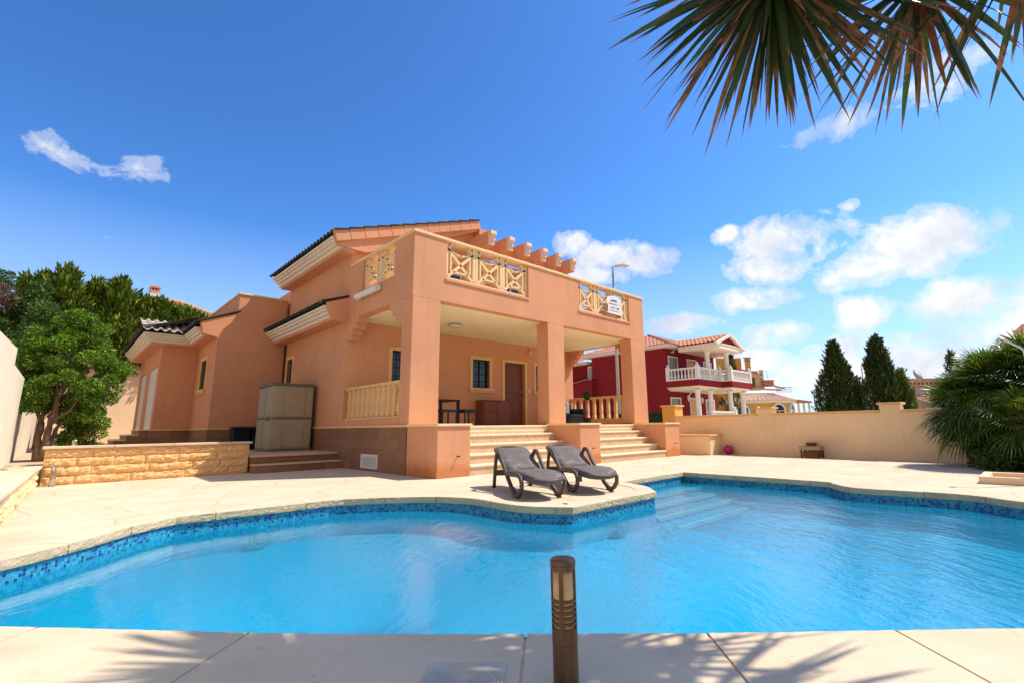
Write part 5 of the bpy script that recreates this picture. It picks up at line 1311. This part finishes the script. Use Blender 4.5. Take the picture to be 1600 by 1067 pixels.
mb = MB(); mb.tube([(30.9, 1, 4.6), (30.85, 1, 6.2)], .02, 5); mb.tube([(30.5, 1, 6.1), (31.2, 1, 6.1)], .015, 5); build('antenna', mb.xf(FR(41)), M['lampgrey'], DH)
mb = slope_tiles(((w0+1.0, -2.5, 2.35), (w1, -2.5, 2.35), (w1, -.05, 3.2), (w0+1.0, -.05, 3.2))); build('lower_roof', mb.xf(FR(41)), M['tilebuff'], DH)
RH2 = thing('far_house', tuple((RH*44+FH*42)[:2])+(0,), 'buff tiled roof corner of a house showing above the fan palm at the right edge', 'house')
mb = MB(); mb.prism([(40.6, 0), (50, 0), (50, 8), (49.5, 8)], 'z', 0, 8.5); build('wall', mb.xf(FR(40)), M['pinkish'], RH2); mb = slope_tiles(((40.3, -.5, 8.35), (50.5, -.5, 8.35), (50.5, 3.5, 9.6), (45.0, 3.5, 9.6))); build('roof', mb.xf(FR(40)), M['tilered'], RH2)
# house behind the hedge at the left
LH = thing('hillside_house', (6, 52, 4.6), 'pale house with a tiled chimney rising behind the conifer hedge', 'house')
mb = MB(); mb.prism([(4.6, 4.6), (14, 4.6), (14, 10.5), (7.7, 12.55), (6.5, 12.7), (4.6, 12.7)], 'y', 53.6, 60); build('wall', mb, M['pinkish'], LH)
mb = MB(); mb.prism([(4.4, 12.8), (6.6, 12.88), (14.2, 10.65), (14.2, 10.5), (6.5, 12.7), (4.4, 12.65)], 'y', 53.3, 60.2); lr = build('roof', mb, M['pinkish'], LH)
mb = MB(); mb.box(4.55, 5.2, 55.6, 56.3, 12.5, 13.85); ch = build('chimney', mb, M['cornice'], lr, .02)
mb = MB(); mb.box(4.48, 5.27, 55.5, 56.4, 13.85, 13.93); 
for k in range(3): mb.box(4.55+.25*k, 4.66+.25*k, 55.55, 56.3, 13.93, 14.15)
mb.prism([(4.45, 14.15), (5.3, 14.15), (5.2, 14.35), (4.55, 14.35)], 'y', 55.45, 56.45); build('chimney_cap', mb, M['tilered'], ch, .01)

# ------------------------------------------------------------------ vegetation
def limb(mb, a, b, r0, r1, wob=.06, n=6, seed=0):
    rnd = random.Random(seed); a = Vector(a); b = Vector(b); pts = []; rs = []
    for i in range(n+1):
        t = i/n; p = a.lerp(b, t)+Vector((rnd.uniform(-1, 1), rnd.uniform(-1, 1), rnd.uniform(-.4, .4)))*wob*sin(pi*t); pts.append(p); rs.append(r0+(r1-r0)*t)
    mb.tube(pts, rs, 7); return pts
def blob_leaves(blobs, n_per, Lr, Wr, Vl, Fl, up=.35):
    for (c, r, dens) in blobs:
        n = int(n_per*dens); d = unit(RNG.normal(size=(n, 3))); rad = RNG.uniform(.35, 1, (n, 1))**.45
        P = np.array(c)+d*rad*np.array(r)
        D = unit(d*.7+RNG.normal(size=(n, 3))*.7+np.array([0, 0, up])); Nn = unit(RNG.normal(size=(n, 3))+np.array([0, 0, .8]))
        leaf_quads(P, D, Nn, RNG.uniform(*Lr, n), RNG.uniform(*Wr, n), Vl, Fl)
def shrub_tree():
    root = thing('broadleaf_tree', (-.15, 15.4, ZG), 'bright green broadleaf tree with several stems behind the honey stone wall', 'tree')
    tr = MB(); base = Vector((-.28, 15.35, ZG)); tips = []
    fork = [(-.30, 15.4, 1.25), (-.16, 15.3, 1.15), (-.05, 15.4, 1.1)]
    limb(tr, base, fork[0], .075, .055, .03, 5, 1); limb(tr, base+Vector((.08, 0, 0)), fork[1], .085, .06, .03, 5, 2); limb(tr, base+Vector((.13, .05, 0)), fork[2], .06, .04, .03, 5, 3)
    for k, (f, e, r) in enumerate(((0, (-.62, 15.5, 2.3), .04), (0, (-.3, 15.6, 2.5), .035), (1, (-.02, 15.2, 2.1), .045), (1, (.20, 15.4, 2.6), .035), (1, (-.2, 15.2, 2.9), .035), (2, (.55, 15.3, 1.95), .035), (2, (.30, 15.6, 1.7), .03), (1, (.62, 15.0, 2.3), .03))):
        pts = limb(tr, fork[f], e, r, .012, .10, 6, 10+k)
        for j in range(3): q = pts[3+j]; limb(tr, q, q+Vector((random.uniform(-.4, .4), random.uniform(-.3, .3), random.uniform(.2, .5))), .014, .005, .05, 4, 30+k*3+j)
    build('trunk', tr, M['bark'], root, 0, True)
    bl = []
    rnd = random.Random(21)
    spec = [((-.45, 15.5, 2.5), (.42, .5, .42)), ((-.05, 15.4, 2.75), (.55, .55, .5)), ((.45, 15.3, 2.55), (.50, .5, .42)), ((.78, 15.2, 2.45), (.28, .4, .30)), ((-.25, 15.6, 3.25), (.5, .5, .38)), ((.25, 15.5, 3.2), (.48, .5, .38)), ((-.62, 15.6, 3.0), (.3, .4, .35)), ((-.5, 15.3, 1.85), (.22, .3, .32)), ((.35, 15.3, 2.0), (.36, .4, .25)), ((-.1, 15.1, 2.25), (.35, .35, .25)), ((0, 15.5, 3.55), (.32, .4, .22)), ((-.52, 15.4, 1.75), (.22, .3, .3)), ((.42, 15.4, 1.62), (.34, .35, .28)), ((-.75, 15.6, 2.4), (.2, .3, .4)), ((.12, 15.6, 1.55), (.3, .3, .3)), ((.60, 15.4, 1.95), (.3, .35, .3)), ((-.35, 15.7, 1.9), (.3, .3, .3))]
    for c, r in spec:
        for _ in range(9):
            d = Vector((rnd.gauss(0, 1), rnd.gauss(0, 1), rnd.gauss(0, 1))).normalized(); k = rnd.uniform(.45, 1.0)
            cc = (c[0]+d.x*r[0]*k, c[1]+d.y*r[1]*k, c[2]+d.z*r[2]*k); s = rnd.uniform(.10, .19); bl.append((cc, (s*1.2, s*1.2, s*.85), rnd.uniform(.6, 1.3)))
    Vl, Fl = [], []; blob_leaves(bl, 420, (.05, .085), (.02, .034), Vl, Fl); np_mesh('crown', Vl, Fl, M['leaf'], root)
shrub_tree()
def bush(loc, blobs, m, n, label, name='shrub', L=(.05, .08), W_=(.02, .035), stems=True, cat='shrub', group=None):
    root = thing(name, loc, label, cat, group); Vl, Fl = [], []; blob_leaves(blobs, n, L, W_, Vl, Fl); np_mesh('foliage', Vl, Fl, m, root)
    if stems:
        mb = MB(); rnd = random.Random(len(blobs))
        for c, r, d in blobs: limb(mb, (loc[0]+rnd.uniform(-.05, .05), loc[1], loc[2]), c, .022, .008, .05, 4, rnd.randrange(99))
        build('stem', mb, M['bark'], root)
    return root
bb = [((.36+random.uniform(-.36, .36), 15.9+random.uniform(-.3, .3), 1.0+random.uniform(-.45, .6)), (.19, .2, .17), 1) for _ in range(26)]
bush((.3, 15.9, ZG), bb, M['leaf'], 420, 'rounded green bush growing at the foot of the shrub tree')
def conifer(x, y, z0, h, r, n_t, m, label, group, seed, name='conifer', tuft=.34, cat='tree', top=.25, lean=0, col=None):
    root = thing(name, (x, y, z0), label, cat, group); rg = np.random.default_rng(seed)
    tr = MB(); tr.tube([(x, y, z0), (x+.02, y, z0+h*.5), (x+lean, y, z0+h*.92)], [r*.09+.03, r*.06+.02, .01], 7); build('trunk', tr, M['bark'], root, 0, True)
    Vl, Fl = [], []
    t = rg.uniform(0, 1, n_t)**.85; prof = np.clip(np.where(t < .18, .78+t*1.2, 1-(np.abs(t-.18)/.82)**1.35), 0, 1)
    ang = rg.uniform(0, 2*pi, n_t); lump = 1+.20*np.sin(ang*3+seed)+.22*np.sin(t*15+ang*2+seed*2)
    rad = r*prof*lump*np.where(rg.uniform(0, 1, n_t) < .22, rg.uniform(.3, .8, n_t), rg.uniform(.82, 1.06, n_t))
    C = np.stack([x+np.cos(ang)*rad+lean*t, y+np.sin(ang)*rad, z0+.05*h+t*h*.93], 1)
    out = np.stack([np.cos(ang), np.sin(ang), np.zeros(n_t)], 1)
    A = unit(out*rg.uniform(.1, .5, (n_t, 1))+np.array([0, 0, 1.])+rg.normal(size=(n_t, 3))*.18)
    tl = tuft*rg.uniform(.55, 1.5, n_t); q = 26
    for k in range(q):   # sprays round each tuft axis
        f = rg.uniform(0, 1, n_t)[:, None]; side = unit(rg.normal(size=(n_t, 3))); side = unit(side-A*np.sum(side*A, 1)[:, None])
        P = C+A*tl[:, None]*f*.9+side*(tuft*.16*(1-f)*rg.uniform(.2, 1, (n_t, 1)))
        D = unit(A+side*.6*(1-f*.5)); leaf_quads(P, D, unit(np.cross(D, rg.normal(size=(n_t, 3)))), tl*rg.uniform(.18, .36, n_t), tl*rg.uniform(.06, .11, n_t), Vl, Fl)
    np_mesh('crown', Vl, Fl, m, root); return root
hz = [(-1.55, 8.15, 1.0), (-.55, 8.55, .95), (.55, 8.25, 1.0), (1.45, 8.35, .9), (2.35, 7.75, .9), (3.25, 7.65, .95), (4.2, 7.35, .9), (5.1, 7.0, .85)]
nm = ['tallest bushy conifer near the left end of the hedge behind the garden', 'golden-tipped peak of the conifer hedge, second from its left end', 'bushy hedge conifer right of the golden-tipped peak', 'hedge conifer with a hooked spreading top, in the middle of the row', 'hedge conifer just left of the tiled chimney', 'hedge conifer in front of the tiled chimney', 'hedge conifer just right of the tiled chimney', 'lowest hedge conifer at the right end, meeting the villa wing']
for i, (x, zt, r) in enumerate(hz): conifer(x, 31.9+random.uniform(-.3, .3), 3.2, zt-3.75, r*.88, 1150, M['conifer'], nm[i], 'conifers of the back hedge', 40+i, 'hedge_conifer', .80)
bb = [((-2.9+random.uniform(-1.3, 1.6), 29.5+random.uniform(-.6, .6), 5.6+random.uniform(-2.2, 1.7)), (.45, .5, .4), 1) for _ in range(46)]
bush((-2.6, 29.5, .4), bb, M['leaf2'], 330, 'tangled dark shrub with dry reddish twigs at the far left', L=(.12, .2), W_=(.05, .09))
bb = [((-3.2+random.uniform(-.9, 1.0), 28.6+random.uniform(-.4, .3), 6.2+random.uniform(-.8, .5)), (.45, .3, .35), 1) for _ in range(9)]
bush((-3.1, 28.7, .4), bb, M['twig'], 260, 'dry brown branches beside the far left shrub', name='dry_branches', L=(.2, .4), W_=(.02, .05), cat='branches')
bb = [((-.75+random.uniform(-.6, .7), 27+random.uniform(-.5, .5), 5.0+random.uniform(-2.4, .9)), (.4, .45, .35), 1) for _ in range(26)]
bush((-.6, 27, .4), bb, M['leaf2'], 300, 'dark green shrub filling the gap between the leafy tree and the hedge', L=(.1, .16), W_=(.04, .07))
# cypresses beyond the right wall
for i, (x, y, h, r, lab) in enumerate(((20.3, 4.95, 3.80, .82, 'left dark cypress, rounded, behind the beige wall'), (20.3, 3.62, 3.84, .80, 'middle dark cypress with the pointed top behind the wall pier'), (20.6, 3.12, 2.6, .46, 'small lighter cypress right of the wall pier'))):
    conifer(x, y, -.3, h+.3, r, 2600 if i < 2 else 1100, M['cypress'] if i < 2 else M['conifer'], lab, 'cypresses behind the right wall', 70+i, 'cypress', .24)
conifer(53, 4.4, 0, 6.6, .9, 500, M['cypress'], 'dark treetop far behind the fan palm', None, 90, 'cypress', .45)
conifer(40.5, 17.6, 0, 7.0, .75, 500, M['cypress'], 'slim cypress between the red house and the mustard house', None, 91, 'cypress', .4)
bb = [((38.6+random.uniform(-.9, 1.6), 19.5+random.uniform(-.8, .8), 1.9+random.uniform(-1.5, 1.4)), (.6, .6, .5), 1) for _ in range(24)]
bush((38.8, 19.5, 0), bb, M['cypress'], 300, 'dark hedge bush behind the balcony columns of the red house', L=(.14, .22), W_=(.06, .1))

# palms
def blade_fan(P0, D, Nn, L, segs, spread, Vq, Fq, rg, droop=.25, wid=.035, split=.35):
    """one fan leaf: segments radiate from P0 round direction D within the plane of normal Nn"""
    D = D.normalized(); Nn = (Nn-D*Nn.dot(D)).normalized(); Sd = D.cross(Nn)
    for k in range(segs):
        t = (k/(segs-1)-.5)*2; a = t*spread; d = D*cos(a)+Sd*sin(a); l = L*(1-.18*abs(t)**2)*rg.uniform(.9, 1.06)
        s_ = Nn.cross(d).normalized(); dr = droop*rg.uniform(.7, 1.4)
        pts = [(0, wid*.15), (split, wid*.5), (.72, wid*.38), (1., .0)]; prev = None
        for (f, w_) in pts:
            c = P0+d*l*f-Vector((0, 0, 1))*dr*l*f**2.6+Nn*.03*abs(t)*f*l
            cur = (c-s_*w_, c+s_*w_)
            if prev is not None:
                b = len(Vq); Vq.extend([prev[0], prev[1], cur[1], cur[0]]); Fq.append((b, b+1, b+2, b+3))
            prev = cur
def fan_palm(cx, cy, z0, h, n_leaf, L, label, seed, lean=(0, 0), group='fan palms by the right wall', minel=-.9):
    root = thing('fan_palm', (cx, cy, z0), label, 'palm', group); rg = random.Random(seed)
    top = Vector((cx+lean[0], cy+lean[1], z0+h)); tr = MB(); n = 12
    pts = [Vector((cx, cy, z0)).lerp(top, i/n) for i in range(n+1)]; tr.tube(pts, [(.16+.03*((i % 2)*2-1)) for i in range(n+1)], 10); build('trunk', tr, M['palmbark'], root, 0, True)
    Vq, Fq = [], []; pt = MB()
    for i in range(n_leaf):
        az = i*2.39996+rg.uniform(-.2, .2); f = (i+.5)/n_leaf; el = 1.45-f*(1.45-minel)+rg.uniform(-.15, .15)
        d = Vector((cos(az)*cos(el), sin(az)*cos(el), sin(el))); pl_ = rg.uniform(.45, .75)*L*1.1
        p1 = top+d*pl_+Vector((0, 0, -.12*pl_*(1.2-sin(el)))); pt.tube([top, top.lerp(p1, .5)+Vector((0, 0, .03)), p1], [.014, .010, .008], 4, False)
        dd = (d+Vector((0, 0, -.25))).normalized(); nn = Vector((-cos(az)*sin(el), -sin(az)*sin(el), cos(el)))+Vector((rg.uniform(-.35, .35), rg.uniform(-.35, .35), 0))
        blade_fan(p1, dd, nn, L*rg.uniform(.75, 1.0), 26, 1.75, Vq, Fq, rg, .22 if el > 0 else .4, .030)
    build('petiole', pt, M['palm'], root)
    np_mesh('crown', [np.array([tuple(v) for v in Vq])], [np.array(Fq)], M['palm'], root); return root
fan_palm(15.1, -.15, 0, 1.95, 84, .76, 'large fan palm clump before the right wall, its crown behind the shower', 3, (.0, .15))
fan_palm(15.2, .95, 0, 1.25, 66, .70, 'lower fan palm spreading left over the beige wall', 5, (.05, .25))
fan_palm(14.2, .15, 0, .95, 34, .60, 'short fan palm in front of the clump near the paving', 6, (-.05, .1), minel=-.5)
fan_palm(15.6, -1.6, 0, 2.2, 70, .85, 'tall fan palm at the right frame edge', 8, (0, 0))
fan_palm(14.9, .55, 0, 1.75, 64, .72, 'fan palm in the middle of the clump, between the tall and the low one', 14, (.05, .1))
fan_palm(14.6, -.55, 0, 1.45, 50, .70, 'fan palm with bright drooping fronds right behind the shower', 15, (0, .1))
fan_palm(14.4, -1.2, 0, 1.3, 36, .68, 'fan palm behind the shower tray at the right frame edge', 9, (0, 0))
bb = [((14.3+random.uniform(-.7, .9), .1+random.uniform(-1.2, .95), .35+random.uniform(-.25, .45)), (.3, .3, .25), 1) for _ in range(34)]
bush((14.5, .1, 0), bb, M['leaf2'], 260, 'dark undergrowth at the foot of the fan palms', L=(.07, .12), W_=(.03, .05))
fan_palm(-3.4, 33.5, 3, 4.3, 26, .9, 'small distant fan palm top at the far left above the shrubs', 12, group=None)

# overhanging yucca: stands right of the camera, two heads lean over the pool edge
def yucca():
    base = Vector((2.55, -.85, 0)); root = thing('yucca_tree', tuple(base), 'tall yucca beside the camera with stiff brown-tipped leaves hanging into the top right', 'tree')
    heads = [(Vector((3.28, .86, 4.18)), 1.13, 300, Vector((-.25, .1, -1))), (Vector((3.95, .15, 4.02)), .93, 105, Vector((.1, .2, -1))), (Vector((3.95, -.45, 4.05)), 0.93, 85, Vector((.2, .1, -.8))), (Vector((3.2, -.35, 4.6)), .93, 30, Vector((0, 0, -1)))]
    tr = MB(); tr.tube([base, base+Vector((-.05, -.05, 1.2)), base+Vector((0, -.03, 2.4)), base+Vector((.08, .05, 3.9))], [.20, .15, .13, .12], 12)
    fk = base+Vector((.08, .05, 3.85))
    for i, (c, L, n, ax) in enumerate(heads):
        m = fk.lerp(c, .5)+Vector((0, 0, .45)); tr.tube([fk, fk.lerp(m, .6)+Vector((0, 0, .15)), m, c+Vector((0, 0, .12)), c-Vector((0, 0, .02))], [.11, .09, .075, .065, .06], 10)
    build('trunk', tr, M['palmbark'], root, 0, True)
    for hi, (c, L, n, ax) in enumerate(heads):
        rg = random.Random(100+hi); vs, fs, uv = [], [], []
        for i in range(n):
            z = 1-2*(i+.5)/n; az = i*2.39996+rg.uniform(-.2, .2); z = z*.95-.12
            z = max(-.99, min(.99, z)); d = Vector((cos(az)*sqrt(1-z*z), sin(az)*sqrt(1-z*z), z))
            l = L*rg.uniform(.72, 1.05); w_ = rg.uniform(.018, .030); s_ = d.cross(Vector((0, 0, 1)))
            s_ = s_.normalized() if s_.length > .05 else Vector((1, 0, 0)); s_ = (s_*cos(rg.uniform(-.7, .7))+d.cross(s_)*sin(rg.uniform(-.7, .7))).normalized(); nn = s_.cross(d)
            dr = rg.uniform(.10, .42)*(1 if z > -.5 else .25)*(2.0 if hi in (1, 2) and rg.random() < .5 else 1); old = rg.random() < .18; tw = rg.uniform(-.5, .5)*(2.2 if old else .6); st = c+d*.05
            rows = []; K = 8
            for k in range(K+1):
                f = k/K; wd = w_*(.75+.6*f if f < .35 else (1.0*(1-((f-.35)/.65)**2.2)))*(.6 if old else 1)
                p = st+d*l*f+Vector((0, 0, -1))*dr*l*f**2.2*(1-.25*f)+(nn*rg.uniform(-.5, .5)*.012)
                ss = (s_*cos(tw*f)+nn*sin(tw*f)); rows.append((p-ss*wd, p+ss.cross(d)*wd*.30, p+ss*wd, f))
            b = len(vs)
            for r_ in rows: vs += [r_[0], r_[1], r_[2]]
            for k in range(K):
                q = b+k*3; fs += [(q, q+1, q+4, q+3), (q+1, q+2, q+5, q+4)]
                for side in (0, 1): uv += [(0, rows[k][3]), (1, rows[k][3]), (1, rows[k+1][3]), (0, rows[k+1][3])]
        me = bpy.data.meshes.new('leaf_rosette'); off = OFF[root.name]; me.from_pydata([tuple(v-off) for v in vs], [], fs); me.materials.append(M['yucca'])
        ul = me.uv_layers.new(name='UVMap'); ul.data.foreach_set('uv', np.array(uv, dtype=np.float32).ravel())
        o = bpy.data.objects.new('leaf_rosette', me); COL.objects.link(o); o.parent = root
yucca()
